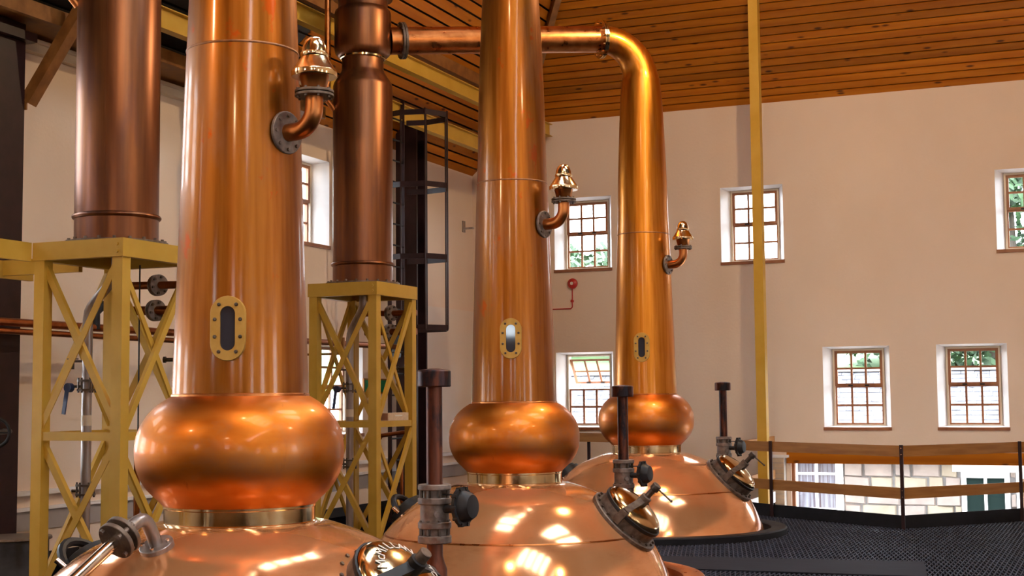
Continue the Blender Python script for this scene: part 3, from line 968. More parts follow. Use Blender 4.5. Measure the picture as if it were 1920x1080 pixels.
def still(O, cond, label, colm_mat, sg_ang, sg_z, lid_mat, text, tall):
    O = Vector(O)
    root = thing('pot_still', O, label, 'pot still', 'copper pot stills in a row')
    MB().lathe([(r, z) for r, z in catmull(DOME, 3)], O, seg=96).build('pot', 'copper_bright', root)
    rs = 1.19
    MB().lathe([(rs - 0.006, 0.508), (rs - 0.002, 0.507), (rs + 0.005, 0.497), (rs + 0.004, 0.490)], O, seg=96).build('pot_seam', 'copper_pipe', root)
    MB().lathe([(0.425, 0.93), (0.436, 0.935), (0.436, 0.952), (0.431, 0.957), (0.431, 1.033), (0.437, 1.038), (0.437, 1.05), (0.42, 1.055)], O, seg=72).build('brass_band', 'brass', root)
    MB().lathe(catmull(BALL, 3), O, seg=80).build('boil_ball', 'copper_ball', root)
    MB().lathe(catmull(COLM, 3), O, seg=72).build('neck', colm_mat, root)
    MB().lathe([(0.3935, 1.668), (0.397, 1.672), (0.397, 1.684), (0.392, 1.688)], O, seg=72).build('neck_joint', 'copper_pipe', root)
    zr = 3.70
    MB().lathe([(prof_r(COLM, zr) + 0.001, zr - 0.007), (prof_r(COLM, zr) + 0.004, zr - 0.003), (prof_r(COLM, zr) + 0.004, zr + 0.003), (prof_r(COLM, zr) + 0.001, zr + 0.007)], O, seg=72).build('neck_seam', 'seam', root)
    # elbow and lyne arm to the condenser head
    cd_ = Vector((cond[0], cond[1], 0)) - O
    hd = Vector((cd_.x, cd_.y, 0))
    dist = hd.length
    hd.normalize()
    z_ = Vector((0, 0, 1))
    R = 0.52
    pts = [O + z_ * 5.62, O + z_ * 5.68] + arc(O + z_ * 5.68 + hd * R, -hd, z_, R, 0, PI / 2 * 0.985, 12)[1:]
    rads = [0.247, 0.245] + [0.24 - 0.07 * (k / 12) ** 0.7 for k in range(1, 13)]
    MB().tube(pts, rads, 40).build('elbow', colm_mat, root)
    e = pts[-1]
    endp = Vector((cond[0], cond[1], 5.99 + O.z)) - hd * 0.33
    dl = (endp - e).normalized()
    arm = MB().tube([e, endp], 0.168, 36).build('lyne_arm', 'copper_pipe', root)
    g = MB().lathe([(0.16, -0.028), (0.245, -0.026), (0.245, -0.003), (0.16, -0.001)], e + dl * 0.03, tuple(dl), 32)
    g.lathe([(0.16, 0.003), (0.245, 0.005), (0.245, 0.028), (0.16, 0.03)], e + dl * 0.03, tuple(dl), 32)
    g.bolts(e + dl * 0.0, tuple(dl), 0.205, 12, 0.012, 0.075)
    g.build('arm_flange', 'brass', arm)
    q = endp - dl * 0.16
    g = MB().lathe([(0.16, -0.03), (0.225, -0.028), (0.225, -0.003), (0.16, -0.001)], q, tuple(dl), 32)
    g.lathe([(0.16, 0.003), (0.225, 0.005), (0.225, 0.03), (0.16, 0.032)], q, tuple(dl), 32)
    g.bolts(q - dl * 0.035, tuple(dl), 0.205, 12, 0.012, 0.075)
    g.build('arm_flange', 'flange_brown', arm)
    sight_glass(root, O, sg_ang, sg_z)
    air_valve(root, O, -0.11 if text else 0.0)
    manway(root, O, 1, lid_mat, text, tall, -0.14 if text else 0.0, -0.05 if text else 0.0)
    manway(root, O, -1, 'lid_bronze')
    vent(root, O, *((0.067, 0.044) if text else (0.0, 0.0)))
    return root


S = [(-4.66, 6.98, 0.0), (-5.03, 11.98, -0.07), (-5.36, 17.06, 0.0)]
T = [(-7.50, 4.85), (-7.92, 9.93), (-8.13, 14.74)]
s1 = still(S[0], T[0], 'nearest copper pot still, with a steel pipe elbow bolted to its shoulder', 'copper_patina', math.atan2(-.92, .39), 2.05, 'brass', 'McMILLAN LTD', False)
s2 = still(S[1], T[1], 'middle copper pot still, bronze hatch with a T handle facing the aisle', 'copper_patina', math.atan2(-.95, .33), 2.25, 'lid_bronze', None, True)
s3 = still(S[2], T[2], 'farthest copper pot still, golden neck with the bent pipe to the condenser in view', 'copper_golden', math.atan2(-.98, .195), 2.26, 'lid_bronze', None, True)

# charging elbow on the nearest still
nb = Vector((-0.03, -0.46, 0.89)).normalized()
b0 = Vector((-4.695, 6.255, 0.868)) + nb * 0.014
pp = b0 + nb * 0.09
d1 = Vector((-0.12, -0.83, -0.52)).normalized()
path = [b0]
p1, p2 = b0 + nb * 0.03, b0 + nb * 0.135
ctrl = b0 + nb * 0.20
p3 = ctrl + d1 * 0.165
for k in range(9):
    t = k / 8
    path.append(p1 * (1 - t) ** 3 + (p2 + nb * 0.05) * 3 * t * (1 - t) ** 2 + (ctrl + d1 * 0.0) * 3 * t * t * (1 - t) + p3 * t ** 3)
ce = MB().tube(path, 0.036, 20).build('charging_elbow', 'grey_pipe', s1)
f_ = MB().disc(b0 - nb * 0.03, tuple(nb), 0.092, 0.042, 28, 0.003)
f_.build('base_flange', 'grey_pipe', ce)
def single_bolts(c, axis, R_, n_, r, h, a0, mat_, parent):
    x_, y_, d_ = frame_of(axis)
    for k_ in range(n_):
        a_ = a0 + 2 * PI * k_ / n_
        MB().disc(Vector(c) + (x_ * math.cos(a_) + y_ * math.sin(a_)) * R_, axis, r, h, 6).build('bolt', mat_, parent)


single_bolts(b0 + nb * 0.008, tuple(nb), 0.068, 4, 0.012, 0.02, 0.4, 'stainless', ce)
for k, off in enumerate((0.0, 0.055)):
    MB().disc(p3 + d1 * off, tuple(d1), 0.105, 0.026, 32, 0.003).build('pipe_flange', 'flange_brown', ce)
single_bolts(p3 - d1 * 0.015, tuple(d1), 0.082, 4, 0.013, 0.115, 0.6, 'cast_metal', ce)
MB().tube([p3 + d1 * 0.07, p3 + d1 * 2.0], 0.0335, 24).build('steel_pipe', 'stainless', ce)

# collars in the deck
for k, (x, y, z) in enumerate(S):
    rootc = thing('trim_%d' % (4 + k), (x, y, ZD), kind='structure')
    MB().lathe([(1.50, -0.25), (1.52, 0.035), (1.54, 0.05), (1.70, 0.05), (1.715, 0.035), (1.715, ZD - 0.001)], (x, y, 0), seg=96).build('collar', 'copper_pipe' if k == 1 else 'rubber', rootc)


# ------------------------------------------------------------------ condensers, towers and their pipework
def condenser(x, y, label):
    root = thing('condenser', (x, y, 3.0), label, 'condenser', 'tall copper condensers on yellow towers')
    c = (x, y, 0)
    MB().lathe([(0.30, 3.03), (0.358, 3.03), (0.358, 5.40), (0.345, 5.44), (0.27, 5.56), (0.25, 5.60), (0.25, 5.80)], c, seg=64).build('tank', 'copper_brown', root)
    MB().torus((x, y, 3.245), (0, 0, 1), 0.358, 0.022, 64, 10).build('bead', 'copper_brown', root)
    bf = MB().lathe([(0.30, 3.0), (0.44, 3.0), (0.44, 3.026), (0.36, 3.03), (0.30, 3.03)], c, seg=48)
    bf.bolts((x, y, 3.02), (0, 0, 1), 0.41, 20, 0.014, 0.028)
    bf.build('base_flange', 'flange_brown', root)
    MB().bar((x + 0.355 * math.cos(-1.2), y + 0.355 * math.sin(-1.2), 3.27), (x + 0.355 * math.cos(-1.2), y + 0.355 * math.sin(-1.2), 5.4), 0.012, 0.008, (math.cos(-1.2), math.sin(-1.2), 0)).build('tank_seam', 'copper_brown', root)
    hd = MB().lathe([(0.25, 5.76), (0.30, 5.77), (0.33, 5.80), (0.342, 5.86), (0.342, 6.28), (0.335, 6.32), (0.305, 6.35), (0.30, 6.36), (0.30, 6.48)], c, seg=56).build('head', 'copper_brown', root)
    MB().lathe([(0.26, 5.735), (0.275, 5.74), (0.275, 5.762), (0.25, 5.768)], c, seg=48).build('band', 'brass', hd)
    MB().lathe([(0.30, 6.47), (0.36, 6.47), (0.36, 6.50), (0.3, 6.51), (0.15, 6.56), (0, 6.58)], c, seg=48).build('cover', 'copper_brown', hd)
    MB().tube([(x - 0.30, y - 0.32, 5.2), (x - 0.30, y - 0.32, 6.6)], 0.036, 14).tube([(x - 0.30, y - 0.32, 5.2), (x - 0.25, y - 0.25, 5.1)], 0.036, 14).build('side_pipe', 'copper_pipe', root)
    return root


condenser(T[1][0], T[1][1], 'brown copper condenser on the left yellow tower, rising out of the picture')
condenser(T[2][0], T[2][1], 'brown copper condenser on the right yellow tower, with a flanged arm into its head')
condenser(T[0][0], T[0][1], 'brown copper condenser outside the picture, nearest the camera')


def tower(x0, x1, y0, y1, label):
    root = thing('yellow_tower', ((x0 + x1) / 2, (y0 + y1) / 2, ZD), label, 'tower', 'yellow steel towers')
    p, bh, zt = 0.105, 0.155, 3.0
    zm = 1.36
    for (x, y) in ((x0, y0), (x1, y0), (x1, y1), (x0, y1)):
        sx, sy = (1 if x == x0 else -1), (1 if y == y0 else -1)
        MB().box(min(x, x + sx * p), max(x, x + sx * p), min(y, y + sy * p), max(y, y + sy * p), ZD, zt - bh + 0.01).build('post', 'yellow_paint', root)
    e = 0.012
    for (a, b, c_, d) in ((x0 - e, x1 + e, y0 - e, y0 + 0.06), (x0 - e, x1 + e, y1 - 0.06, y1 + e), (x0 - e, x0 + 0.06, y0 + 0.06, y1 - 0.06), (x1 - 0.06, x1 + e, y0 + 0.06, y1 - 0.06)):
        MB().box(a, b, c_, d, zt - bh, zt - 0.001).build('top_beam', 'yellow_paint', root)
    MB().box(x0 + 0.06, x1 - 0.06, y0 + 0.06, y1 - 0.06, zt - 0.03, zt - 0.012).build('deck_plate', 'maroon_steel', root)
    for (a, b, c_, d) in ((x0 + p, x1 - p, y0 + 0.01, y0 + 0.06), (x0 + p, x1 - p, y1 - 0.06, y1 - 0.01), (x0 + 0.01, x0 + 0.06, y0 + p, y1 - p), (x1 - 0.06, x1 - 0.01, y0 + p, y1 - p)):
        MB().box(a, b, c_, d, zm - 0.035, zm + 0.035).build('mid_rail', 'yellow_paint', root)
    for (za, zb) in ((zm + 0.04, zt - bh - 0.02), (ZD + 0.05, zm - 0.04)):
        for (yy, sd) in ((y0 + 0.02, 1), (y1 - 0.02, -1)):
            MB().bar((x0 + 0.06, yy, za), (x1 - 0.06, yy, zb), 0.01, 0.06, (0, 0, 1)).build('brace', 'yellow_paint', root)
            MB().bar((x1 - 0.06, yy + sd * 0.04, za), (x0 + 0.06, yy + sd * 0.04, zb), 0.045, 0.06, (0, 0, 1)).build('brace', 'yellow_paint', root)
        for (xx, sd) in ((x0 + 0.02, 1), (x1 - 0.02, -1)):
            MB().bar((xx, y0 + 0.06, za), (xx, y1 - 0.06, zb), 0.035, 0.06, (0, 0, 1)).build('brace', 'yellow_paint', root)
            MB().bar((xx + sd * 0.05, y1 - 0.06, za), (xx + sd * 0.05, y0 + 0.06, zb), 0.02, 0.05, (0, 0, 1)).build('brace', 'yellow_paint', root)
    for z in (zt - 0.05, zt - 0.11):
        MB().disc((x1 - 0.045, y0 - e, z), (0, -1, 0), 0.016, 0.014, 10).build('bolt', 'yellow_paint', root)
    return root


tower(-8.37, -7.45, 9.42, 10.43, 'yellow steel braced tower at the left, under the nearer condenser')
tower(-8.57, -7.68, 14.24, 15.25, 'yellow steel braced tower between the two nearer stills, under the farther condenser')
tower(-7.95, -7.05, 4.34, 5.35, 'yellow steel braced tower outside the picture, nearest the camera')

wk = thing('walkway_frame', (-8.75, 7.4, 2.85), 'yellow steel walkway beams running left from the left tower', 'walkway')
MB().box(-8.43, -8.385, 5.36, 9.40, 2.84, 3.0).build('side_beam', 'yellow_paint', wk)
MB().box(-9.30, -9.25, 5.36, 10.4, 2.78, 2.94).build('side_beam', 'yellow_paint', wk)
MB().box(-9.25, -8.385, 10.0, 10.05, 2.80, 2.94).build('cross_beam', 'yellow_paint', wk)
MB().box(-9.25, -8.43, 7.4, 7.45, 2.80, 2.94).build('cross_beam', 'yellow_paint', wk)


def product_pipe(x, y, sx, sy, label):
    """grey pipe curving out of the condenser foot and dropping to the floor"""
    root = thing('drain_pipe', (sx, sy, ZD), label, 'pipe', 'grey drain pipes under the condensers')
    a = Vector((x, y, 2.96))
    b = Vector((sx, sy, 2.45))
    mid = Vector((x, y, 2.80))
    path = [a, mid]
    for k in range(1, 9):
        t = k / 9
        q0 = mid * (1 - t) + b * t
        path.append(Vector((x + (sx - x) * (t * t * (3 - 2 * t)), y + (sy - y) * (t * t * (3 - 2 * t)), 2.80 - 0.42 * t)))
    path += [Vector((sx, sy, 2.36)), Vector((sx, sy, ZD))]
    pr_ = MB().tube(path, 0.044, 18).build('pipe_run', 'grey_pipe', root)
    for z in (1.80, 0.90):
        fl = MB().disc((sx, sy, z + 0.02), (0, 0, 1), 0.085, 0.018, 20).disc((sx, sy, z - 0.06), (0, 0, 1), 0.085, 0.018, 20)
        fl.bolts((sx, sy, z - 0.075), (0, 0, 1), 0.072, 6, 0.009, 0.13)
        fl.tube([(sx - 0.13, sy - 0.02, z - 0.02), (sx - 0.05, sy, z - 0.02)], 0.012, 8)
        fl.build('valve_flange', 'dark_bolt', root)
    lv = MB().disc((sx - 0.13, sy - 0.05, 1.77), (0, -1, 0), 0.04, 0.05, 12)
    lv.bar((sx - 0.135, sy - 0.09, 1.78), (sx - 0.165, sy - 0.10, 1.54), 0.035, 0.014, (0, 1, 0))
    lv.build('lever', 'blue_lever', root)
    ck = MB().tube([(sx - 0.05, sy, 2.0), (sx - 0.14, sy - 0.02, 2.0)], 0.011, 8).tube([(sx - 0.14, sy - 0.02, 1.93), (sx - 0.14, sy - 0.02, 2.06)], 0.014, 8)
    ck.bar((sx - 0.19, sy - 0.03, 2.02), (sx - 0.09, sy - 0.01, 2.02), 0.012, 0.012)
    ck.build('drain_cock', 'dark_bolt', root)
    MB().lathe([(0.046, 1.44), (0.0465, 1.45), (0.0465, 1.52), (0.046, 1.53)], (sx, sy, 0), seg=18).build('tape_band', 'cream_trim', root)
    return root


product_pipe(T[1][0], T[1][1], -8.16, 9.86, 'grey drain pipe with a blue lever valve inside the left tower')
product_pipe(T[2][0], T[2][1], -8.33, 14.78, 'grey drain pipe with a dark lever valve inside the right tower')


def copper_run(cx, cy, label, flanges=True):
    """copper pipework on the aisle side of a tower"""
    root = thing('copper_pipework', (cx, cy, ZD), label, 'pipework', 'copper pipework beside the towers')
    vx, vy = cx, cy
    MB().tube([(vx, vy, 2.92), (vx, vy, 1.22)], 0.030, 14).build('riser', 'copper_dull', root)
    MB().tube([(vx, vy, 1.25), (vx - 0.36, vy - 0.10, 1.20)], 0.026, 12).tube([(vx - 0.34, vy - 0.09, 1.20), (vx - 0.38, vy - 0.11, 1.14), (vx - 0.38, vy - 0.11, ZD)], [0.026, 0.03, 0.028], 12).build('branch', 'copper_dull', root)
    MB().tube([(vx - 0.16, vy + 0.10, 0.85), (vx - 0.16, vy + 0.10, ZD)], 0.02, 10).build('branch', 'copper_dull', root)
    if flanges:
        for z, dx in ((2.70, -0.22), (2.47, -0.24)):
            MB().tube([(vx + 0.09, vy + 0.03, z), (vx - 0.55, vy - 0.12, z)], 0.036 if z > 2.6 else 0.042, 14).build('branch', 'copper_dull', root)
            ax = Vector((0.97, 0.23, 0)).normalized()
            ax = (ax + Vector((0.25, -0.65, 0))).normalized()
            for o2 in (0.0, -0.035):
                fl = MB().disc(Vector((vx + dx, vy - 0.045, z)) + ax * o2, tuple(ax), 0.098, 0.024, 26, 0.003)
                fl.build('pipe_flange', 'cast_metal', root)
            tag(MB().bolts(Vector((vx + dx, vy - 0.045, z)) - ax * 0.045, tuple(ax), 0.075, 6, 0.013, 0.085, 0.3).build('flange_bolts', 'dark_bolt', root), kind='stuff')
    vb = MB()
    for z in (2.16, 2.05, 1.93):
        vb.disc((vx, vy, z), (0, 0, 1), 0.062, 0.022, 16)
    vb.tube([(vx, vy, 2.18), (vx, vy, 1.92)], 0.045, 12)
    vb.tube([(vx, vy, 2.02), (vx - 0.13, vy - 0.04, 2.02)], 0.018, 8).disc((vx - 0.13, vy - 0.04, 2.02), (-1, -0.3, 0), 0.03, 0.02, 10)
    vb.build('valve_body', 'dark_bolt', root)
    return root


copper_run(-7.71, 10.58, 'copper pipework with two bolted flanges beside the left tower')
copper_run(-7.86, 15.42, 'copper pipework with dark flanges beside the right tower')

gr = thing('glass_rod', (-7.8, 10.2, 1.3), 'thin dark pull rod hanging inside the left tower', 'rod')
MB().tube([(-7.86, 10.18, 2.85), (-7.86, 10.18, 1.28)], 0.007, 6).disc((-7.86, 10.18, 1.20), (0, 0, 1), 0.028, 0.08, 10).build('rod_body', 'black_iron', gr)
gr.name = 'pull_rod'

wp_ = thing('wall_pipe', (-9.75, 9, 2.3), 'pair of copper pipes running along the left wall behind the towers', 'pipe')
MB().tube([(-9.75, 5.0, 2.42), (-9.75, 18.75, 2.42)], 0.042, 14).build('upper_pipe', 'copper_dull', wp_)
MB().tube([(-9.72, 5.0, 2.33), (-9.72, 13.3, 2.33)], 0.030, 12).build('lower_pipe', 'copper_dull', wp_)
MB().tube([(-9.75, 11.9, 2.40), (-9.75, 11.9, 2.58), (-9.72, 11.98, 2.66), (-9.6, 12.1, 2.68)], 0.05, 12).build('bend', 'black_iron', wp_)
MB().disc((-9.75, 18.72, 2.42), (0.4, 0.9, 0), 0.17, 0.03, 28).build('end_flange', 'black_iron', wp_)
for yy in (10.35, 14.0, 17.0):
    MB().box(-10.29, -9.68, yy - 0.012, yy + 0.012, 2.26, 2.29).box(-9.81, -9.67, yy - 0.02, yy + 0.02, 2.28, 2.50).build('bracket', 'timber', wp_)

hw = thing('hand_wheel', (-9.45, 10.15, 1.38), 'black valve hand wheel in front of the leftmost column', 'hand wheel')
MB().torus((-9.45, 10.15, 1.37), (0.45, -0.85, 0), 0.135, 0.016, 32, 8).build('rim', 'black_iron', hw)
sp = MB()
for k in range(3):
    x_, y_, d_ = frame_of((0.45, -0.85, 0))
    a = k * PI * 2 / 3
    sp.bar((-9.45, 10.15, 1.37), tuple(Vector((-9.45, 10.15, 1.37)) + (x_ * math.cos(a) + y_ * math.sin(a)) * 0.13), 0.014, 0.014)
sp.build('spokes', 'black_iron', hw)
MB().tube([(-9.42, 10.10, 1.37), (-9.7, 10.62, 1.37), (-9.95, 10.80, 1.37)], 0.025, 10).build('spindle', 'black_iron', hw)

dr = thing('steel_drum', (-9.55, 10.55, ZD), 'low dark grey steel drum with a flat lid in the lower left corner', 'drum')
MB().lathe([(0, ZD), (0.30, ZD), (0.31, ZD + 0.01), (0.31, 0.355), (0.30, 0.36)], (-9.55, 10.55, 0), seg=40).build('body', 'drum_steel', dr)
MB().lathe([(0, 0.36), (0.335, 0.36), (0.34, 0.368), (0.335, 0.385), (0.0, 0.392)], (-9.55, 10.55, 0), seg=40).build('lid', 'flange_brown', dr)

bx = thing('wooden_box', (-7.71, 14.86, 1.395), 'small pale wooden box resting on the right tower\'s middle bar', 'box')
MB().box(-7.80, -7.69, 14.55, 15.06, 1.397, 1.487).build('case', 'box_wood', bx)
MB().box(-7.79, -7.70, 14.545, 14.55, 1.405, 1.48).build('end_panel', 'window_wood', bx)
MB().box(-7.69, -7.6885, 14.72, 14.90, 1.445, 1.462).build('print_block', 'pale_print', bx)

sg = thing('wall_sign', (XL, 19.0, 1.75), 'green wall sign in a wooden frame, half hidden by the right tower', 'sign')
MB().box(XL + 0.001, XL + 0.025, 18.66, 19.42, 1.73, 1.96).build('frame', 'timber', sg)
MB().box(XL + 0.025, XL + 0.03, 18.69, 19.39, 1.755, 1.935).build('panel', 'green_sign', sg)
Yv, Zv = Vector((0, 1, 0)), Vector((0, 0, 1))
letters('RD', 0.10, lambda i, c: (Vector((XL + 0.031, 18.83, 1.855 - i * 0.085)), Yv, Zv)).build('lettering', 'pale_print', sg)

bk = thing('wall_bracket', (XL, 22.3, 4.6), 'small steel bracket on the left wall near the corner', 'bracket')
MB().box(XL + 0.001, XL + 0.02, 22.25, 22.35, 4.55, 4.75).build('plate', 'grey_pipe', bk)
MB().box(XL + 0.02, XL + 0.2, 22.27, 22.33, 4.60, 4.63).build('arm', 'grey_pipe', bk)

al = thing('alarm_bell', (-8.4, YB, 3.6), 'round red alarm bell on the back wall below a window', 'alarm')
MB().lathe([(0.0, 0), (0.05, 0), (0.05, 0.03), (0.09, 0.035), (0.088, 0.06), (0.06, 0.085), (0.03, 0.092), (0, 0.092)], (-8.4, YB, 3.60), (0, -1, 0), 28).build('gong', 'red_plastic', al)
MB().disc((-8.4, YB - 0.09, 3.60), (0, -1, 0), 0.028, 0.008, 16).build('boss', 'pale_print', al)
MB().tube([(-8.42, YB - 0.012, 3.55), (-8.42, YB - 0.012, 3.20), (-8.45, YB - 0.012, 3.17), (-8.95, YB - 0.012, 3.17)], 0.011, 8).build('conduit', 'red_plastic', al)
MB().lathe([(0, 0), (0.028, 0), (0.028, 0.03), (0, 0.034)], (-8.42, YB - 0.002, 3.30), (0, -1, 0), 14).build('junction_box', 'red_plastic', al)

yp = thing('yellow_post', (-4.65, 20.46, ZD), 'tall slender yellow steel post standing before the back wall, floor to roof', 'post')
MB().box(-4.72, -4.58, 20.38, 20.54, ZG, z_back(20.54) - 0.01).build('shaft', 'yellow_paint', yp)

# ------------------------------------------------------------------ railing
rl = thing('railing', (RC[0], RC[1], ZD), 'wooden plank railing on thin dark posts along the deck edge', 'railing')
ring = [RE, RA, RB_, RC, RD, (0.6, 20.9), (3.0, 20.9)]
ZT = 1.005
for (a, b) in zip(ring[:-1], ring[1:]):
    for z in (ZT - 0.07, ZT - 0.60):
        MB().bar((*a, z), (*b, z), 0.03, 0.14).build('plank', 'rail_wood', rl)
    MB().bar((*a, 0.045), (*b, 0.045), 0.02, 0.17).build('kick_board', 'white_paint' if a is RE else 'rubber', rl)  # return segment pale: glare reflected from the opening put into its colour
for (x, y) in (RB_, RC, RD, (0.6, 20.9), (-4.91, 21.9)):
    MB().box(x - 0.022, x + 0.022, y - 0.055, y - 0.018, ZD, ZT + 0.01).build('post', 'maroon_steel', rl)
bt = MB()
for z in (ZT - 0.56, ZT - 0.645, ZT - 0.03, ZT - 0.11):
    bt.disc((RC[0], RC[1] - 0.055, z), (0, -1, 0), 0.008, 0.006, 8)
tag(bt.build('bolts', 'stainless', rl), kind='stuff')
r2 = thing('railing', (-7.3, 20.7, ZD), 'short wooden railing behind the farthest still, below the lower window', 'railing')
MB().bar((-8.1, 21.2, 1.02), (-5.9, 20.2, 1.02), 0.03, 0.14).build('plank', 'rail_wood', r2)
MB().bar((-8.1, 21.2, 0.48), (-5.9, 20.2, 0.48), 0.03, 0.14).build('plank', 'rail_wood', r2)
for (x, y) in ((-7.55, 20.98), (-6.2, 20.37)):
    MB().box(x - 0.022, x + 0.022, y + 0.016, y + 0.05, ZD, 1.05).build('post', 'maroon_steel', r2)

# brick pier at the opening's left side
pi_ = thing('brick_pier', (-4.88, YB - 0.1, ZG), 'narrow pale brick pier at the left of the glazed opening', 'pier')
MB().box(-4.99, -4.795, YB - 0.195, YB - 0.002, ZG, 0.66).build('core', 'mortar', pi_)
for k in range(22):
    z = 0.66 - 0.082 * (k + 1)
    MB().box(-5.0, -4.79, YB - 0.205, YB - 0.195, z + 0.004, z + 0.076).build('brick', 'brick', pi_)
MB().box(-5.02, -4.74, YB - 0.22, YB - 0.002, 0.66, 0.70).build('cap', 'white_paint', pi_)

# ------------------------------------------------------------------ rubber mat lattice and strips on the deck
pitch = 0.046
mb = MB()
region = [(-4.2, 9.0), (0.9, 9.0), (0.9, 20.7), (0.5, 20.7), (RD[0] + .05, RD[1] - .12), (RC[0], RC[1] - .1), (RB_[0], RB_[1] - .1), (RA[0] - 0.02, RA[1] - .1), (-5.0, 21.5), (-6.8, 20.2), (-6.8, 9.0)]


def free(p):
    return inside(p, region) and all((p[0] - s[0]) ** 2 + (p[1] - s[1]) ** 2 > 1.725 ** 2 for s in S)


for sgn in (-1, 1):
    aa = math.radians(97 + sgn * 7.5)
    d = Vector((math.cos(aa), math.sin(aa), 0))
    nrm = Vector((-d.y, d.x, 0))
    c0 = Vector((-3.0, 15.0, 0))
    for k in range(int(-8 / pitch), int(8 / pitch)):
        o = c0 + nrm * (k * pitch)
        run = None
        t = -9.0
        while t < 9.0:
            p = o + d * t
            ok = free(p)
            if ok and run is None:
                run = t
            if not ok and run is not None:
                if t - run > 0.08:
                    mb.bar(o + d * run + Vector((0, 0, ZD + 0.007)), o + d * (t - 0.04) + Vector((0, 0, ZD + 0.007)), 0.012, 0.014)
                run = None
            t += 0.04
tag(mb.build('rubber_matting', 'mat_bar'), 'black honeycomb rubber matting covering the deck', 'matting', kind='stuff')
st = MB().hexa([(-4.45, 13.35, ZD + 0.014), (-1.58, 13.52, ZD + 0.014), (-1.75, 14.72, ZD + 0.014), (-4.45, 14.36, ZD + 0.014),
                (-4.45, 13.35, ZD + 0.026), (-1.58, 13.52, ZD + 0.026), (-1.75, 14.72, ZD + 0.026), (-4.45, 14.36, ZD + 0.026)])
tag(st.build('rubber_strip', 'grey_strip'), 'flat dark grey rubber strip laid across the matting', 'mat')

# ------------------------------------------------------------------ lamps hanging from the roof behind and beside the camera
for k, (x, y, z) in enumerate([(-1.4, -2.5, 6.0), (1.8, 8.0, 6.6), (-7.6, 1.5, 6.0), (-3.0, 15.2, 7.7), (-2.6, 4.5, 8.4)]):
    L = thing('pendant_lamp', (x, y, z), ['pendant lamp behind the camera, outside the picture', 'pendant lamp over the right aisle, outside the picture', 'pendant lamp left of the nearest still, outside the picture', 'pendant lamp above the farthest still, outside the picture', 'pendant lamp high over the aisle, outside the picture'][k], 'lamp', 'warm pendant lamps')
    MB().lathe([(0.05, 0.30), (0.09, 0.26), (0.12, 0.18), (0.23, 0.02), (0.235, 0.0), (0.225, 0.0), (0.11, 0.17), (0.08, 0.24), (0.0, 0.27)], (x, y, z), seg=28).build('lamp_shade', 'drum_steel', L)
    MB().tube([(x, y, z + 0.28), (x, y, z + 3.0)], 0.012, 6).build('cord', 'black_iron', L)
    MB().lathe([(0, -0.06), (0.05, -0.03), (0.06, 0.02), (0.04, 0.09), (0, 0.11)], (x, y, z + 0.02), seg=16).build('bulb', 'lamp_glow', L)
    ld = bpy.data.lights.new('lamp_light', 'POINT')
    ld.energy = (270, 250, 330, 600, 290)[k]
    ld.color = LAMP_COL
    ld.shadow_soft_size = 0.07
    lo = bpy.data.objects.new('lamp_light', ld)
    COL.objects.link(lo)
    lo.parent = L
    lo.location = (0, 0, -0.14)

# ------------------------------------------------------------------ outside: stone house, slate roof, hill, trees
HY = 31.5
ho = thing('stone_house', (-2, HY, ZG), 'pale rubble stone house with white windows seen through the glazed opening', 'house')
HX0, HX1, HZ = -16.0, 6.0, 0.25
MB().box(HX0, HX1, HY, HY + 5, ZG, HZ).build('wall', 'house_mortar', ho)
wins = [(-6.45, -5.5), (-2.82, -2.05), (-1.72, -0.95)]
z = -1.72
row = 0
while z < HZ - 0.1:
    h = [0.36, 0.24, 0.40, 0.28, 0.32][row % 5]
    h = min(h, HZ - z)
    x = -8.4
    while x < 2.2:
        w = random.uniform(0.3, 0.78)
        x2 = x + w
        xa, x2_ = x, x2
        for a, b in wins:                         # stones stop at the window surrounds
            if z < 0.05 and x2_ > a - 0.1 and xa < b + 0.1:
                if xa < a - 0.1:
                    x2_ = a - 0.1
                elif x2_ > b + 0.1:
                    xa = b + 0.1
                else:
                    x2_ = xa
        if x2_ - xa > 0.08:
            j = lambda s=0.022: random.uniform(-s, s)
            g = 0.008
            q = [(xa + g + abs(j()), z + g + j()), (x2_ - g - abs(j()), z + g + j()), (x2_ - g - abs(j()), z + h - g + j()), (xa + g + abs(j()), z + h - g + j())]
            dp = random.uniform(0.03, 0.07)
            cx, cz = sum(a for a, _ in q) / 4, sum(b for _, b in q) / 4
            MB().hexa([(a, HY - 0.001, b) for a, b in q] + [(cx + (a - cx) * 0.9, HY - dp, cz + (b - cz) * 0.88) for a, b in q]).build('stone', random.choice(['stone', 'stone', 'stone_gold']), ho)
        x = x2
    z += h
    row += 1
MB().box(-3.1, 2.2, HY - 0.05, HY - 0.001, 0.0, 0.22).build('lintel_stone', 'white_paint', ho)
for k, (a, b) in enumerate(wins):
    zb = 0.0 if k else 0.28
    wn = MB()
    t = 0.10 if k else 0.16
    wn.box(a - 0.1, a - 0.1 + t, HY - 0.09, HY - 0.001, -2.0, zb).box(b + 0.1 - t, b + 0.1, HY - 0.09, HY - 0.001, -2.0, zb)
    wn.box(a, b, HY - 0.09, HY - 0.001, zb - 0.12 if k else zb - 0.02, zb).box(a, b, HY - 0.085, HY - 0.001, -1.02 if k else -1.75, -0.92 if k else -1.65)
    m_ = (a + b) / 2
    wn.box(m_ - 0.03, m_ + 0.03, HY - 0.08, HY - 0.001, -1.0, zb)
    if not k:
        wn.box(a, b, HY - 0.07, HY - 0.03, -0.10, -0.05).box(a, b, HY - 0.07, HY - 0.03, -0.85, -0.82)
    wo = wn.build('window', 'white_paint', ho)
    MB().box(a, b, HY - 0.03, HY - 0.02, -1.9, zb - 0.02).build('pane', ('curtain', 'house_glass', 'wood_screen')[k], wo)
slm = MB()
rows, rh = 19, 0.20
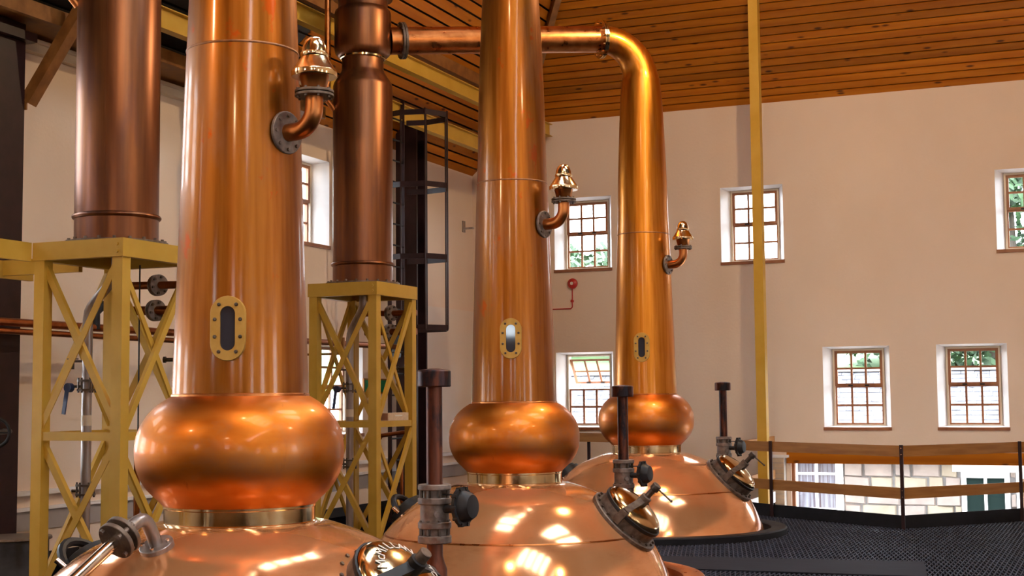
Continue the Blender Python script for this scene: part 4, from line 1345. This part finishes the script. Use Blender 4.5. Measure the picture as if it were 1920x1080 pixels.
for r_ in range(rows):
    yy, zz = HY - 0.25 + r_ * rh * 0.80, HZ + r_ * rh * 0.52 - 0.02
    x = HX0 - (r_ % 2) * 0.15
    while x < HX1:
        w = random.uniform(0.24, 0.36)
        dz = random.uniform(0, 0.014)
        slm.hexa([(x, yy, zz + dz), (x + w - 0.012, yy, zz + dz), (x + w - 0.012, yy + 0.26, zz + 0.13 + dz), (x, yy + 0.26, zz + 0.13 + dz),
                  (x, yy, zz + 0.022 + dz), (x + w - 0.012, yy, zz + 0.022 + dz), (x + w - 0.012, yy + 0.26, zz + 0.152 + dz), (x, yy + 0.26, zz + 0.152 + dz)])
        x += w
tag(slm.build('slates', 'slate', ho), kind='stuff')
ye, ze = HY - 0.25 + rows * rh * 0.80, HZ + rows * rh * 0.52
MB().add([(HX0, HY - 0.3, HZ - 0.03), (HX1, HY - 0.3, HZ - 0.03), (HX1, ye, ze - 0.03), (HX0, ye, ze - 0.03), (HX1, ye + 3.5, HZ), (HX0, ye + 3.5, HZ)],
         [(0, 1, 2, 3), (3, 2, 4, 5)]).build('roof_deck', 'house_mortar', ho)
MB().bar((HX0, ye, ze + 0.02), (HX1, ye, ze + 0.02), 0.2, 0.08).build('ridge', 'grey_band', ho)

hl = MB()
nx_, ny_ = 24, 16
for j in range(ny_ + 1):
    for i in range(nx_ + 1):
        x, y = -50 + 90 * i / nx_, 40 + 50 * j / ny_
        hl.v.append(Vector((x, y, ZG + (y - 40) * 0.155 + 4.6 + 0.5 * math.sin(x * 0.13 + y * 0.1) - (x + 5) * 0.01)))
for j in range(ny_):
    for i in range(nx_):
        a = j * (nx_ + 1) + i
        hl.f.append((a, a + 1, a + nx_ + 2, a + nx_ + 1))
tag(hl.build('hillside', 'grass'), kind='structure')


def tree(x, y, z0, hgt, spread, label, name='tree', nl=2600):
    root = thing(name, (x, y, z0), label, 'tree', 'trees on the hillside')
    MB().tube([(x, y, z0 - 0.3), (x + 0.1, y, z0 + hgt * 0.35), (x + 0.05, y + 0.1, z0 + hgt * 0.7)], [0.22, 0.16, 0.07], 10).build('trunk', 'bark', root)
    fm_ = MB()
    blobs = [(random.gauss(0, spread * 0.38), random.gauss(0, spread * 0.38), random.uniform(0.3, 0.95), random.uniform(0.35, 0.6)) for _ in range(14)]
    vs_, fs = [], []
    for k in range(nl):
        bx_, by_, bz_, br_ = random.choice(blobs)
        u = Vector((random.gauss(0, 1), random.gauss(0, 1), random.gauss(0, 1))).normalized() * spread * br_ * random.uniform(0.7, 1.0)
        c = Vector((x + bx_, y + by_, z0 + bz_ * hgt)) + u
        a = Vector((random.gauss(0, 1), random.gauss(0, 1), random.gauss(0, 1))).normalized()
        b = a.orthogonal().normalized()
        s_ = random.uniform(0.12, 0.24)
        i0 = len(vs_)
        vs_ += [c - a * s_, c + b * s_ * 0.6, c + a * s_, c - b * s_ * 0.6]
        fs.append((i0, i0 + 1, i0 + 2, i0 + 3))
    fm_.add(vs_, fs)
    tag(fm_.build('foliage', 'leaf', root), kind='stuff')


tree(-18.5, 50, 2.0, 4.6, 2.6, 'tree at the foot of the sky in the upper window beside the middle still')
tree(-15.5, 51, 2.0, 4.4, 2.4, 'lower tree right of the one seen beside the middle still')
tree(-2.6, 46, 1.6, 9.0, 3.4, 'tall dark tree filling the upper window at the right edge', nl=5200)
tree(1.6, 47, 1.6, 10.0, 3.4, 'tall tree right of the upper window at the right edge', nl=4200)
tree(-6.8, 52, 2.4, 2.6, 2.2, 'dark bush above the slates in the left of the two lower right windows', 'bush')
tree(-3.6, 50, 2.2, 3.4, 2.6, 'broad dark bush above the slates in the rightmost lower window', 'bush')
